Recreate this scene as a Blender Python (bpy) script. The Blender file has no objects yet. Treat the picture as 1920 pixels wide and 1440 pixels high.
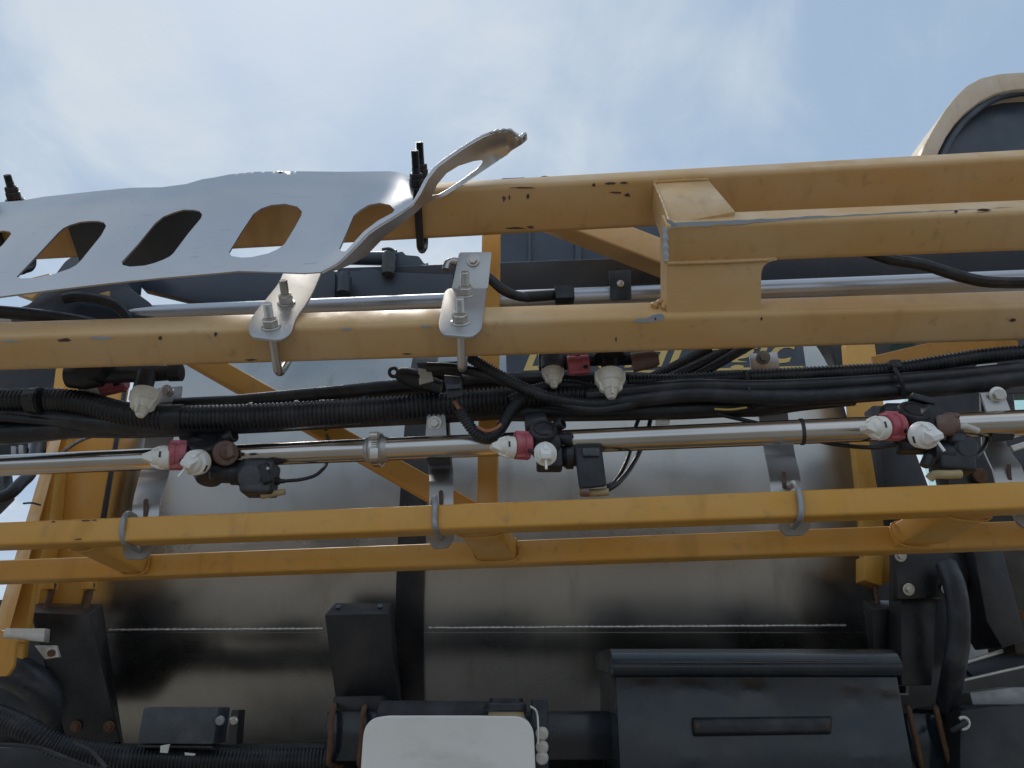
import bpy, bmesh, math, random
from mathutils import Vector, Matrix, geometry, noise
R = math.radians
random.seed(7)
SC = bpy.context.scene
COL = SC.collection

# ------------------------------------------------------------------ camera
F = 1450.0            # focal length in photo pixels (photo 1920 wide)
PIT = R(22)
CAM = Vector((0, 0, 1.6))
cd = bpy.data.cameras.new('camera'); cam = bpy.data.objects.new('camera', cd); COL.objects.link(cam)
cd.sensor_width = 36; cd.lens = 36 * F / 1920; cd.clip_start = 0.02; cd.clip_end = 3000
cam.location = CAM; cam.rotation_euler = (R(90) + PIT, 0, 0)
SC.camera = cam

# ------------------------------------------------------------------ sky, sun, exposure
SUN_EL, SUN_AZ = R(53), R(-22)      # azimuth measured from +Y towards +X
SC.view_settings.view_transform = 'Standard'; SC.view_settings.look = 'None'
SC.view_settings.gamma = 1; SC.view_settings.exposure = 0.0
SC.view_settings.use_curve_mapping = False
W = bpy.data.worlds.new('World'); SC.world = W; W.use_nodes = True
nt = W.node_tree; nt.nodes.clear()
def wn(t, **k):
    n = nt.nodes.new(t)
    for a, b in k.items(): setattr(n, a, b)
    return n
def L(a, b): nt.links.new(a, b)
out = wn('ShaderNodeOutputWorld'); bg = wn('ShaderNodeBackground'); bg.inputs['Strength'].default_value = 0.1
sky = wn('ShaderNodeTexSky', sky_type='NISHITA', sun_disc=False, sun_elevation=SUN_EL, sun_rotation=SUN_AZ)
sky.air_density = 1.0; sky.dust_density = 2.0; sky.ozone_density = 2.0
tc = wn('ShaderNodeTexCoord'); sep = wn('ShaderNodeSeparateXYZ'); L(tc.outputs['Generated'], sep.inputs[0])
zc = wn('ShaderNodeMath', operation='MAXIMUM'); zc.inputs[1].default_value = 0.0; L(sep.outputs['Z'], zc.inputs[0])
za = wn('ShaderNodeMath', operation='ADD'); za.inputs[1].default_value = 0.18; L(zc.outputs[0], za.inputs[0])
dx = wn('ShaderNodeMath', operation='DIVIDE'); L(sep.outputs['X'], dx.inputs[0]); L(za.outputs[0], dx.inputs[1])
dy = wn('ShaderNodeMath', operation='DIVIDE'); L(sep.outputs['Y'], dy.inputs[0]); L(za.outputs[0], dy.inputs[1])
cmb = wn('ShaderNodeCombineXYZ'); L(dx.outputs[0], cmb.inputs[0]); L(dy.outputs[0], cmb.inputs[1])
def cloud(scale, detail, off, rot, sx, sy, dist):
    mp = wn('ShaderNodeMapping'); mp.inputs['Location'].default_value = off
    mp.inputs['Rotation'].default_value = (0, 0, rot); mp.inputs['Scale'].default_value = (sx, sy, 1)
    L(cmb.outputs[0], mp.inputs[0])
    nz = wn('ShaderNodeTexNoise'); nz.inputs['Scale'].default_value = scale; nz.inputs['Detail'].default_value = detail
    nz.inputs['Roughness'].default_value = 0.55; nz.inputs['Distortion'].default_value = dist
    L(mp.outputs[0], nz.inputs['Vector']); return nz.outputs['Fac']
c1 = cloud(1.15, 7, (0.75, 0.3, 0), R(25), 1.0, 0.8, 0.5)
c2 = cloud(3.0, 9, (0.3, 1.7, 0), R(-35), 1.35, 0.85, 0.6)
mx = wn('ShaderNodeMath', operation='MULTIPLY_ADD'); L(c2, mx.inputs[0]); mx.inputs[1].default_value = 0.5; L(c1, mx.inputs[2])
cr = wn('ShaderNodeMapRange'); cr.interpolation_type = 'SMOOTHSTEP'
cr.inputs['From Min'].default_value = 0.61; cr.inputs['From Max'].default_value = 0.92
cr.inputs['To Min'].default_value = 0.10; cr.inputs['To Max'].default_value = 0.95
L(mx.outputs[0], cr.inputs['Value'])
mixc = wn('ShaderNodeMix', data_type='RGBA'); L(cr.outputs[0], mixc.inputs['Factor'])
hs = wn('ShaderNodeMix', data_type='RGBA'); hs.inputs['Factor'].default_value = 0.84   # thin high haze over all of it
L(sky.outputs[0], hs.inputs[6]); hs.inputs[7].default_value = (3.3, 4.75, 6.6, 1)
L(hs.outputs[2], mixc.inputs[6]); mixc.inputs[7].default_value = (6.7, 7.35, 7.95, 1)
L(mixc.outputs[2], bg.inputs['Color']); L(bg.outputs[0], out.inputs[0])

sl = bpy.data.lights.new('sun', 'SUN'); sl.energy = 1.4; sl.angle = R(14); sl.color = (1.0, 0.95, 0.86)
so = bpy.data.objects.new('sun', sl); COL.objects.link(so)
sd = Vector((math.sin(SUN_AZ) * math.cos(SUN_EL), math.cos(SUN_AZ) * math.cos(SUN_EL), math.sin(SUN_EL)))
so.rotation_euler = sd.to_track_quat('Z', 'Y').to_euler(); so.location = sd * 50

# ------------------------------------------------------------------ helpers
cp, sp_ = math.cos(PIT), math.sin(PIT)
RGT, UPV, FWD = Vector((1, 0, 0)), Vector((0, -sp_, cp)), Vector((0, cp, sp_))
def ray(px, py): return FWD + RGT * ((px - 960) / F) + UPV * ((720 - py) / F)
def V(px, py, Y):
    d = ray(px, py); return CAM + d * (Y / d.y)
def PP(px, py, p0, n):
    d = ray(px, py); return CAM + d * ((p0 - CAM).dot(n) / d.dot(n))
def proj(p):
    q = p - CAM; z = q.dot(FWD); return 960 + F * q.dot(RGT) / z, 720 - F * q.dot(UPV) / z
def mpp(px, py, Y): return (Y / ray(px, py).y) / F

def rootloc(o):
    v = Vector((0, 0, 0))
    while o is not None: v += o.location; o = o.parent
    return v
def mk(name, verts, faces, mat, parent=None, ang=35, flat=False):
    me = bpy.data.meshes.new(name)
    vs = [Vector(v) for v in verts]
    if parent is None:
        o0 = sum(vs, Vector()) / len(vs); o0.z = min(v.z for v in vs)
    else: o0 = rootloc(parent)
    me.from_pydata([v - o0 for v in vs], [], faces)
    bm = bmesh.new(); bm.from_mesh(me); bmesh.ops.recalc_face_normals(bm, faces=bm.faces); bm.to_mesh(me); bm.free()
    if not flat:
        me.shade_smooth(); me.set_sharp_from_angle(angle=R(ang))
    me.materials.append(mat)
    ob = bpy.data.objects.new(name, me); COL.objects.link(ob)
    if parent is None: ob.location = o0
    else: ob.parent = parent
    return ob
def tag(o, label=None, cat=None, group=None, kind=None):
    if label: o['label'] = label
    if cat: o['category'] = cat
    if group: o['group'] = group
    if kind: o['kind'] = kind
    return o
def thing(name, label, cat, loc, group=None):
    o = bpy.data.objects.new(name, None); COL.objects.link(o); o.location = loc; o.empty_display_size = 0.05
    return tag(o, label, cat, group)
class G:                                   # joins several shapes into one mesh
    def __init__(s): s.v = []; s.f = []
    def add(s, vf):
        k = len(s.v); s.v += list(vf[0]); s.f += [[i + k for i in f] for f in vf[1]]; return s
    def build(s, name, mat, parent=None, **k): return mk(name, s.v, s.f, mat, parent, **k)
def section(w, h, r, seg=4):
    pts = []
    for cx, cy, a0 in ((w/2-r, h/2-r, 0), (-w/2+r, h/2-r, 90), (-w/2+r, -h/2+r, 180), (w/2-r, -h/2+r, 270)):
        for i in range(seg + 1):
            a = R(a0 + 90 * i / seg); pts.append((cx + r * math.cos(a), cy + r * math.sin(a)))
    return pts
def beam_vf(A, B, e1, e2, w, h, r, seg=4):
    s = section(w, h, r, seg); n = len(s)
    v = [P + e1 * a + e2 * b for P in (A, B) for a, b in s]
    f = [[i, (i+1) % n, n + (i+1) % n, n + i] for i in range(n)] + [list(range(n))[::-1], list(range(n, 2*n))]
    return v, f
def frame_axes(A, B, tilt):
    d = (B - A).normalized()
    e1 = Vector((0, 1, 0)); e1 = (e1 - d * e1.dot(d))
    if e1.length < .2: e1 = Vector((1, 0, 0)) - d * d.x
    e1.normalize(); e2 = d.cross(e1)
    if e2.z < 0 or (abs(e2.z) < .3 and e2.x < 0): e2 = -e2
    c, s = math.cos(tilt), math.sin(tilt)
    return e1 * c + e2 * s, e2 * c - e1 * s            # e1 away from the camera, e2 up; tilt leans the top to the camera
def beam(name, A, B, w, h, mat, parent=None, tilt=0, r=.005, seg=4):
    e1, e2 = frame_axes(A, B, tilt)
    return mk(name, *beam_vf(A, B, e1, e2, w, h, r, seg), mat, parent, ang=30)
def catmull(pts, step):
    P = [Vector(p) for p in pts]; P = [P[0] * 2 - P[1]] + P + [P[-1] * 2 - P[-2]]
    o = []
    for i in range(1, len(P) - 2):
        a, b, c, d = P[i-1:i+3]; n = max(2, int((c - b).length / step * 1.0) + 1)
        for k in range(n):
            t = k / n
            o.append(.5 * ((2*b) + (c - a) * t + (2*a - 5*b + 4*c - d) * t*t + (3*b - a - 3*c + d) * t**3))
    o.append(P[-2]); return o
def resample(o, step):
    acc = [0]
    for i in range(1, len(o)): acc.append(acc[-1] + (o[i] - o[i-1]).length)
    n = max(2, int(acc[-1] / step)); r = []; j = 0
    for k in range(n + 1):
        s = acc[-1] * k / n
        while j < len(o) - 2 and acc[j+1] < s: j += 1
        t = (s - acc[j]) / max(1e-9, acc[j+1] - acc[j]); r.append(o[j].lerp(o[j+1], min(1, max(0, t))))
    return r
def sweep_vf(path, rad, seg=10, cap=True):
    n = len(path); v = []; f = []
    t = (path[1] - path[0]).normalized(); a = t.orthogonal().normalized()
    for i, p in enumerate(path):
        t2 = (path[min(i+1, n-1)] - path[max(i-1, 0)]).normalized()
        a = (a - t2 * a.dot(t2)).normalized(); b = t2.cross(a)
        r = rad(i) if callable(rad) else rad
        for k in range(seg):
            q = 2 * math.pi * k / seg; v.append(p + a * (r * math.cos(q)) + b * (r * math.sin(q)))
    for i in range(n - 1):
        for k in range(seg):
            k2 = (k + 1) % seg; f.append([i*seg+k, i*seg+k2, (i+1)*seg+k2, (i+1)*seg+k])
    if cap: f += [list(range(seg))[::-1], list(range((n-1)*seg, n*seg))]
    return v, f
def rod_vf(pts, r, seg=10, step=.004, straight=False):
    path = [Vector(p) for p in pts] if straight else catmull(pts, step)
    return sweep_vf(path, r, seg)
def rod(name, pts, r, mat, parent=None, seg=10, step=.006, straight=False):
    return mk(name, *rod_vf(pts, r, seg, step, straight), mat, parent, ang=50)
def corrugated(name, pts, r, pitch, mat, parent=None, seg=14, depth=.15):
    path = resample(catmull(pts, pitch), pitch / 4)
    pat = (1.0, 1.0, 1.0 - depth, 1.0 - depth)
    return mk(name, *sweep_vf(path, lambda i: r * pat[i % 4], seg), mat, parent, ang=80)
def lathe_vf(P, ax, prof, seg=20, squash=1.0):
    ax = Vector(ax).normalized(); a = ax.orthogonal().normalized(); b = ax.cross(a)
    v = []; f = []; n = len(prof)
    for s, r in prof:
        for k in range(seg):
            q = 2 * math.pi * k / seg; v.append(P + ax * s + a * (r * math.cos(q)) + b * (r * math.sin(q) * squash))
    for i in range(n - 1):
        for k in range(seg):
            k2 = (k + 1) % seg; f.append([i*seg+k, i*seg+k2, (i+1)*seg+k2, (i+1)*seg+k])
    f += [list(range(seg))[::-1], list(range((n-1)*seg, n*seg))]
    return v, f
def lathe(name, P, ax, prof, mat, parent=None, seg=20, ang=35): return mk(name, *lathe_vf(P, ax, prof, seg), mat, parent, ang=ang)
def bevelled_vf(v, f, off, seg=2):
    bm = bmesh.new(); bv = [bm.verts.new(p) for p in v]
    for q in f:
        try: bm.faces.new([bv[i] for i in q])
        except ValueError: pass
    bmesh.ops.recalc_face_normals(bm, faces=bm.faces)
    bmesh.ops.bevel(bm, geom=list(bm.edges), offset=off, segments=seg, affect='EDGES', clamp_overlap=True, profile=.5)
    bm.verts.index_update()
    r = ([p.co.copy() for p in bm.verts], [[w.index for w in q.verts] for q in bm.faces]); bm.free(); return r
def prism_vf(poly, thick, bev=0, seg=2):
    n = len(poly); v = [Vector(p) for p in poly] + [Vector(p) + thick for p in poly]
    f = [list(range(n)), list(range(n, 2*n))[::-1]] + [[i, (i+1) % n, n + (i+1) % n, n + i] for i in range(n)]
    return bevelled_vf(v, f, bev, seg) if bev else (v, f)
def hexa_vf(front, back, bev=0, seg=2):
    return_v = [Vector(p) for p in front] + [Vector(p) for p in back]; n = len(front)
    f = [list(range(n)), list(range(n, 2*n))[::-1]] + [[i, (i+1) % n, n + (i+1) % n, n + i] for i in range(n)]
    return bevelled_vf(return_v, f, bev, seg) if bev else (return_v, f)
def box_vf(c, ex, ey, ez, sx, sy, sz, bev=.001, seg=2):
    v = [c + ex * (sx/2*a) + ey * (sy/2*b) + ez * (sz/2*d) for d in (-1, 1) for a, b in ((-1,-1),(1,-1),(1,1),(-1,1))]
    f = [[0,1,2,3],[7,6,5,4],[0,4,5,1],[1,5,6,2],[2,6,7,3],[3,7,4,0]]
    return bevelled_vf(v, f, bev, seg) if bev else (v, f)
def roundpoly(pts, rad, seg=4):
    o = []; n = len(pts)
    for i in range(n):
        a, b, c = (Vector((*pts[(i+k) % n][:2], 0)) for k in (-1, 0, 1))
        r = rad[i] if isinstance(rad, (list, tuple)) else rad
        u = (a - b); w = (c - b); r = min(r, u.length * .45, w.length * .45)
        if r < .3: o.append((b.x, b.y)); continue
        p, q = b + u.normalized() * r, b + w.normalized() * r
        for k in range(seg + 1):
            t = k / seg; z = p * (1-t)**2 + b * (2*t*(1-t)) + q * t*t; o.append((z.x, z.y))
    return o
def pxplate(name, pts, Y, mat, parent=None, thick=.004, bev=.0006, rnd=0):
    """plate standing upright at distance Y (number or function of px,py), thickness away from the camera"""
    p = roundpoly(pts, rnd) if rnd else pts
    fy = Y if callable(Y) else (lambda a, b: Y)
    return mk(name, *prism_vf([V(a, b, fy(a, b)) for a, b in p], Vector((0, thick, 0)), bev), mat, parent, ang=30)
def hexnut_vf(P, ax, r, h):
    ax = Vector(ax).normalized(); return bevelled_vf(*lathe_vf(P, ax, [(0, r), (h, r)], 6), r * .08, 1)
def washer_vf(P, ax, r, h=.0015): return lathe_vf(P, ax, [(0, r * .97), (h * .3, r), (h * .8, r), (h, r * .95)], 20)
def stud_vf(P, ax, r, ln, pitch=.0016):
    prof = []; s = 0
    while s < ln - pitch: prof += [(s, r), (s + pitch * .45, r * .86)]; s += pitch
    prof += [(ln - .001, r), (ln, r * .8)]
    return lathe_vf(P, ax, prof, 12)
def lerp(a, b, t): return a + (b - a) * t
def ext(M_, a=.6, b=.6):                   # the member carried on past the picture's edges
    d = (M_.B - M_.A).normalized(); return M_.A - d * a, M_.B + d * b
class Member:
    def __init__(s, xa, ya, Ya, xb, yb, Yb): s.A = V(xa, ya, Ya); s.B = V(xb, yb, Yb)
    def at(s, px):
        lo, hi = -.3, 1.3
        for _ in range(50):
            m = (lo + hi) / 2
            if proj(s.A.lerp(s.B, m))[0] < px: lo = m
            else: hi = m
        return s.A.lerp(s.B, lo)

# ------------------------------------------------------------------ materials
def mat(name, col, rough=.5, metal=0., **k):
    m = bpy.data.materials.new(name); m.use_nodes = True; t = m.node_tree; b = t.nodes['Principled BSDF']
    b.inputs['Base Color'].default_value = (*col, 1); b.inputs['Roughness'].default_value = rough; b.inputs['Metallic'].default_value = metal
    for a, v in k.items(): b.inputs[a].default_value = v
    return m
def N(m, t, **k):
    n = m.node_tree.nodes.new(t)
    for a, b in k.items(): setattr(n, a, b)
    return n
def pos(m, sc=(1, 1, 1)):
    g = N(m, 'ShaderNodeNewGeometry'); mp = N(m, 'ShaderNodeMapping'); mp.inputs['Scale'].default_value = sc
    m.node_tree.links.new(g.outputs['Position'], mp.inputs[0]); return mp.outputs[0]
def nz(m, scale, sc=(1, 1, 1), detail=5, rough=.55, dist=0):
    n = N(m, 'ShaderNodeTexNoise'); n.inputs['Scale'].default_value = scale; n.inputs['Detail'].default_value = detail
    n.inputs['Roughness'].default_value = rough; n.inputs['Distortion'].default_value = dist
    m.node_tree.links.new(pos(m, sc), n.inputs['Vector']); return n.outputs['Fac']
def rng(m, x, a, b, c, d):
    n = N(m, 'ShaderNodeMapRange'); n.interpolation_type = 'SMOOTHSTEP'
    for i, v in zip(('From Min', 'From Max', 'To Min', 'To Max'), (a, b, c, d)): n.inputs[i].default_value = v
    m.node_tree.links.new(x, n.inputs['Value']); return n.outputs[0]
def mixcol(m, fac, c1, c2):
    n = N(m, 'ShaderNodeMix', data_type='RGBA'); lk = m.node_tree.links.new
    lk(fac, n.inputs['Factor']) if not isinstance(fac, float) else setattr(n.inputs['Factor'], 'default_value', fac)
    for i, c in ((6, c1), (7, c2)):
        if isinstance(c, tuple): n.inputs[i].default_value = (*c, 1)
        else: lk(c, n.inputs[i])
    return n.outputs[2]
def setin(m, name, sock): m.node_tree.links.new(sock, m.node_tree.nodes['Principled BSDF'].inputs[name])
def bump(m, h, strength, dist=.001):
    b = N(m, 'ShaderNodeBump'); b.inputs['Strength'].default_value = strength; b.inputs['Distance'].default_value = dist
    m.node_tree.links.new(h, b.inputs['Height']); setin(m, 'Normal', b.outputs[0])
def dusty(name, col, rough, dust=(.30, .27, .23), amount=.35, scale=14, metal=0., bmp=.15, **k):
    m = mat(name, col, rough, metal, **k)
    f = rng(m, nz(m, scale, detail=8), .42, .78, 0, amount)
    fine = rng(m, nz(m, 160, detail=3), .5, .8, 0, amount * .5)
    c = mixcol(m, f, col, dust); c = mixcol(m, fine, c, dust); setin(m, 'Base Color', c)
    setin(m, 'Roughness', rng(m, nz(m, scale * 2.3, detail=6), .3, .7, max(.05, rough - .1), min(1, rough + .15)))
    if bmp: bump(m, nz(m, 90, detail=6), bmp, .0008)
    return m
def paint(name, col, fade, fadeamt, rough=.38):
    m = mat(name, col, rough)
    f = rng(m, nz(m, 5, (1, 2, 2), detail=7), .35, .75, 0, fadeamt)
    c = mixcol(m, f, col, fade)
    st = rng(m, nz(m, 26, (1, .35, .3), detail=8, dist=.6), .53, .77, 0, .44); c = mixcol(m, st, c, tuple(x * .62 for x in col))
    dirt = rng(m, nz(m, 55, detail=8), .57, .80, 0, .45); c = mixcol(m, dirt, c, (.24, .17, .10))
    chip = rng(m, nz(m, 34, (1, 1.6, 1.6), detail=9, rough=.7, dist=1.2), .765, .78, 0, 1); c = mixcol(m, chip, c, (.30, .33, .37))
    chip2 = rng(m, nz(m, 47, (1.3, 1, 1), detail=9, rough=.7, dist=1.0), .785, .795, 0, 1); c = mixcol(m, chip2, c, (.05, .03, .028))
    setin(m, 'Base Color', c); setin(m, 'Roughness', rng(m, nz(m, 18), .3, .7, rough - .08, rough + .2))
    bump(m, nz(m, 220, detail=3), .06, .0006)
    return m
YEL = paint('yellow_paint', (.65, .32, .050), (.65, .40, .14), .40)
YEL_GLARE = paint('glare_paled_yellow_paint', (.62, .36, .130), (.67, .50, .31), .55, .40)  # paler, greyer yellow: lens glare over the upper boom painted into the colour
ROOF = paint('pale_roof_paint', (.68, .52, .36), (.72, .60, .48), .7, .5)  # paler yellow for the cab roof edge
def steel(name, col, rough, sx, var=.12, streak=(0.6, 60, 60)):
    m = mat(name, col, rough, 1.0)
    s = nz(m, 3, streak, detail=6)
    blot = nz(m, 3.2, detail=7, dist=.4)
    c = mixcol(m, rng(m, blot, .3, .7, 0, 1), tuple(x * (1 - var) for x in col), tuple(min(1, x * (1 + var)) for x in col)); setin(m, 'Base Color', c)
    a = N(m, 'ShaderNodeMath', operation='ADD'); m.node_tree.links.new(rng(m, s, .3, .7, -.008, .008), a.inputs[0])
    m.node_tree.links.new(rng(m, blot, .3, .75, rough - .05, rough + .12), a.inputs[1]); setin(m, 'Roughness', a.outputs[0])
    bump(m, s, sx, .0004); return m
TANK = steel('brushed_tank_steel', (.405, .395, .375), .28, .02, .14)
bn = [n for n in TANK.node_tree.nodes if n.bl_idname == 'ShaderNodeBump'][0]
wav = N(TANK, 'ShaderNodeBump'); bn.inputs['Strength'].default_value = 0.0; wav.inputs['Strength'].default_value = .6; wav.inputs['Distance'].default_value = .012
TANK.node_tree.links.new(nz(TANK, 3.2, (1.5, .35, .45), detail=2), wav.inputs['Height']); TANK.node_tree.links.new(wav.outputs[0], bn.inputs['Normal'])
tb_ = TANK.node_tree.nodes['Principled BSDF'].inputs['Base Color'].links[0].from_socket        # handling marks, drips and smears
setin(TANK, 'Base Color', mixcol(TANK, rng(TANK, nz(TANK, 9, (1.6, .5, .35), detail=8, rough=.62), .54, .74, 0, .45), tb_, (.24, .215, .185)))
PIPE = steel('polished_stainless', (.56, .53, .50), .19, .03)
ALU = steel('mill_aluminium_tube', (.47, .48, .51), .36, .06)
SHEET = steel('aluminium_sheet', (.58, .57, .575), .41, .03, .10, (3, 8, 8))
sb_ = SHEET.node_tree.nodes['Principled BSDF'].inputs['Base Color'].links[0].from_socket       # dried spray and scratches
sc_ = mixcol(SHEET, rng(SHEET, nz(SHEET, 60, detail=9, rough=.7), .60, .72, 0, .35), sb_, (.36, .35, .34))
setin(SHEET, 'Base Color', mixcol(SHEET, rng(SHEET, nz(SHEET, 40, (.25, 6, 6), detail=6, dist=.3), .66, .70, 0, .5), sc_, (.34, .34, .36)))
STRAP = steel('stainless_strap', (.52, .51, .50), .48, .05, .08, (40, 40, 1.5))
ZINC = steel('zinc_bolt', (.62, .60, .56), .36, .06, .18, (20, 20, 20))
CAST = dusty('grey_galvanised_rod', (.34, .34, .34), .55, (.42, .42, .42), .4, 30, metal=.5)
BLKP = dusty('black_plastic', (.014, .016, .021), .42, (.12, .12, .13), .25, 22)
BLKH = dusty('black_hose_rubber', (.014, .016, .021), .38, (.13, .13, .14), .30, 22)
BLKPNT = dusty('black_frame_paint', (.010, .011, .014), .40, (.13, .11, .09), .30, 7)
NAVY = dusty('blue_black_gloss_paint', (.012, .019, .028), .16, (.12, .10, .075), .22, 5, bmp=.10)
SOLEN = dusty('grey_plastic', (.05, .058, .07), .5, (.2, .2, .2), .3, 20)
CREAM = dusty('cream_nozzle_plastic', (.85, .83, .76), .40, (.62, .56, .46), .3, 30)
WHITE = dusty('white_nozzle_plastic', (.88, .87, .84), .36, (.72, .68, .60), .25, 30)
OLDCR = dusty('stained_cream_plastic', (.82, .79, .70), .5, (.42, .34, .24), .55, 36)
RED = dusty('red_plastic', (.46, .10, .13), .45, (.55, .30, .31), .5, 30)
BROWN = dusty('brown_plastic', (.15, .088, .07), .5, (.28, .2, .16), .6, 30)
TANP = dusty('tan_plastic', (.46, .36, .19), .5, (.3, .24, .15), .5, 40)
RUST = dusty('rusty_rod', (.135, .068, .035), .8, (.06, .035, .025), .8, 60)
POLY = dusty('milky_poly_tank', (.86, .85, .81), .42, (.62, .60, .53), .25, 6, bmp=.03)
pc_ = POLY.node_tree.nodes['Principled BSDF'].inputs['Base Color'].links[0].from_socket
setin(POLY, 'Base Color', mixcol(POLY, rng(POLY, nz(POLY, 9, (.5, 1, 1.6), detail=9, rough=.68, dist=.5), .56, .72, 0, .35), pc_, (.50, .46, .38)))
PRIMER = dusty('blue_grey_primer', (.40, .45, .52), .6, (.3, .3, .3), .3, 40)
BARE = dusty('dark_oxide', (.085, .05, .042), .7, (.20, .13, .09), .7, 60)
DECAL = dusty('navy_decal', (.012, .015, .024), .35, (.1, .1, .1), .2, 12, bmp=0)
DECY = mat('yellow_decal', (.52, .35, .09), .4)
TAPE = dusty('white_label', (.62, .60, .54), .6, (.4, .36, .3), .5, 50)
WELD = dusty('weld_metal', (.62, .60, .56), .38, (.4, .38, .36), .4, 90, metal=.7)
GLASS = mat('green_tinted_glass', (.60, .86, .80), .04, 0., **{'Transmission Weight': 1.0, 'IOR': 1.05})
CABIN = dusty('glare_lifted_dark', (.040, .055, .080), .35, (.13, .14, .16), .3, 4)  # lens glare on dark parts painted in as a lighter blue-grey
COPP = dusty('copper_wire', (.42, .16, .09), .5, (.2, .1, .06), .5, 60)

# ------------------------------------------------------------------ ground
gm = mat('gravel_yard', (.21, .185, .155), .9)
c = mixcol(gm, rng(gm, nz(gm, .35, detail=8), .3, .7, 0, 1), (.16, .14, .115), (.26, .23, .19))
c = mixcol(gm, rng(gm, nz(gm, 35, detail=4), .35, .7, 0, .6), c, (.32, .285, .24)); setin(gm, 'Base Color', c); bump(gm, nz(gm, 40), .5, .01)
g = 900
tag(mk('ground', [(-g, -g, 0), (g, -g, 0), (g, g, 0), (-g, g, 0)], [[0, 1, 2, 3]], gm), kind='structure')

# ================================================================== BOOM FRAMES
TH = R(50)
nV, uV = Vector((0, -math.sin(TH), math.cos(TH))), Vector((0, math.cos(TH), math.sin(TH)))
def ychord(x, a, b): return lerp(a, b, (x + 120) / 2160)
U1 = Member(-120, 652.6, 1.0, 2040, 587.4, .95)
U3 = Member(-120, 446, 1.065, 2040, 327, .985)
U2 = Member(1243, 449, .905, 2040, 417, .87)
L1 = Member(-120, 1011, 1.14, 2040, 930, .93)
L2 = Member(-120, 1078, 1.31, 2040, 1000, 1.04)
bf = thing('boom_frame', 'glare-paled yellow welded boom frame with chipped paint, tilted in front of the sky', 'boom frame', V(960, 700, .97))
S1 = .055
u1 = beam('chord_tube', *ext(U1), S1, S1, YEL_GLARE, bf, TH, .008)
u3 = beam('chord_tube', *ext(U3), .05, .078, YEL_GLARE, bf, TH, .008)
u2 = beam('chord_tube', *ext(U2, 0, .6), S1, S1, YEL_GLARE, bf, TH, .007)
# front gusset, with a filleted inner corner
fa = lambda px: U1.at(px) - uV * (S1/2 - .0015)
fb = lambda px: U2.at(px) - uV * (S1/2 - .0015)
def gp(px, t): return fa(px).lerp(fb(px), t)
poly = [gp(1244, .17), gp(1416, .17), gp(1417, .3), gp(1417, .62), gp(1418, .68), gp(1422, .73), gp(1429, .765), gp(1438, .785), gp(1446, .79), gp(1446, .81), gp(1244, .81)]
mk('gusset_plate', *prism_vf(poly, uV * .050), YEL_GLARE, bf, ang=30)
# cross tube from the rear chord down to the front one
yt3 = (U3.at(1275) + nV * .036 - uV * .02).y; yt2 = (U2.at(1310) + nV * (S1/2 - .001) - uV * .01).y
cx = [V(1226, 341, yt3), V(1329, 336, yt3), V(1380, 396, yt2), V(1258, 419, yt2)]
mk('cross_tube', *prism_vf(cx, nV * -.048, .003), YEL_GLARE, bf, ang=30)
def bead(name, pts, r, m, parent, amp=.25, step=.0035):
    path = resample(catmull(pts, step), step)
    return mk(name, *sweep_vf(path, lambda i: r * (1 + amp * math.sin(i * 2.1) + amp * .6 * random.uniform(-1, 1)), 7), m, parent, ang=70)
fo = -uV * .0012
bead('weld_bead', [gp(1246, .80) + fo, gp(1330, .795) + fo, gp(1430, .80) + fo], .0022, YEL_GLARE, bf)
bead('weld_bead', [gp(1246, .20) + fo, gp(1330, .205) + fo, gp(1417, .20) + fo], .0022, YEL_GLARE, bf)
bead('weld_bead', [V(1227, 345, yt3 - .003), V(1243, 380, (yt3 + yt2) / 2 - .003), V(1256, 417, yt2 - .003)], .0022, YEL_GLARE, bf)
bead('weld_bead', [V(1226, 342, yt3 - .004), V(1275, 339, yt3 - .004), V(1328, 337, yt3 - .004)], .0025, YEL_GLARE, bf)
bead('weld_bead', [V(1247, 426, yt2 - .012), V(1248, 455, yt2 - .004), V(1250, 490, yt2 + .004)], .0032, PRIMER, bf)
bead('weld_bead', [V(1225, 575, .945), V(1235, 566, .947), V(1246, 568, .945), V(1244, 580, .94)], .004, YEL_GLARE, bf, .4)
bead('weld_bead', [V(1417, 568, .94), V(1421, 575, .94), V(1424, 583, .94)], .003, YEL_GLARE, bf, .4)
# paint chips: thin patches lying on the chord faces
def chip(tube, P, Np, pts, m, h=.0006):
    vs = [PP(a, b, P + Np * h, Np) for a, b in pts]
    mk('paint_chip', *prism_vf(vs, -Np * h * .7), m, tube, flat=True)
def blob(cx, cy, rx, ry, n=13, jag=.35):
    return [(cx + rx * math.cos(6.283*i/n) * random.uniform(1-jag, 1+jag), cy + ry * math.sin(6.283*i/n) * random.uniform(1-jag, 1+jag)) for i in range(n)]
def onfront(Mb, px, s): return Mb.at(px) - uV * (s / 2)
def ontop(Mb, px, s): return Mb.at(px) + nV * (s / 2)
for x, y, rx, ry, mm in ((430, 0, 4, 3, 0), (1180, 650, 2, 4, 1)): pass
for x, y, rx, ry, mm in ((120, 638, 11, 3.5, BARE), (300, 634, 3, 4, BARE), (404, 627, 3, 4, BARE), (1428, 598, 2, 3, BARE), (1899, 600, 6, 3, BARE), (1155, 636, 1.5, 4, BARE),
                         (470, 675, 10, 1.6, BARE), (762, 664, 9, 1.4, BARE), (650, 617, 9, 2.5, PRIMER), (800, 612, 9, 2.5, PRIMER), (190, 634, 22, 2.5, PRIMER), (20, 640, 14, 2, PRIMER)):
    chip(u1, onfront(U1, x, S1), -uV, blob(x, y, rx, ry), mm)
chip(u1, onfront(U1, 1215, S1), -uV, [(1186, 603), (1195, 598), (1212, 597), (1225, 590), (1240, 588), (1246, 592), (1243, 600), (1228, 603), (1205, 605)], PRIMER)
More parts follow.
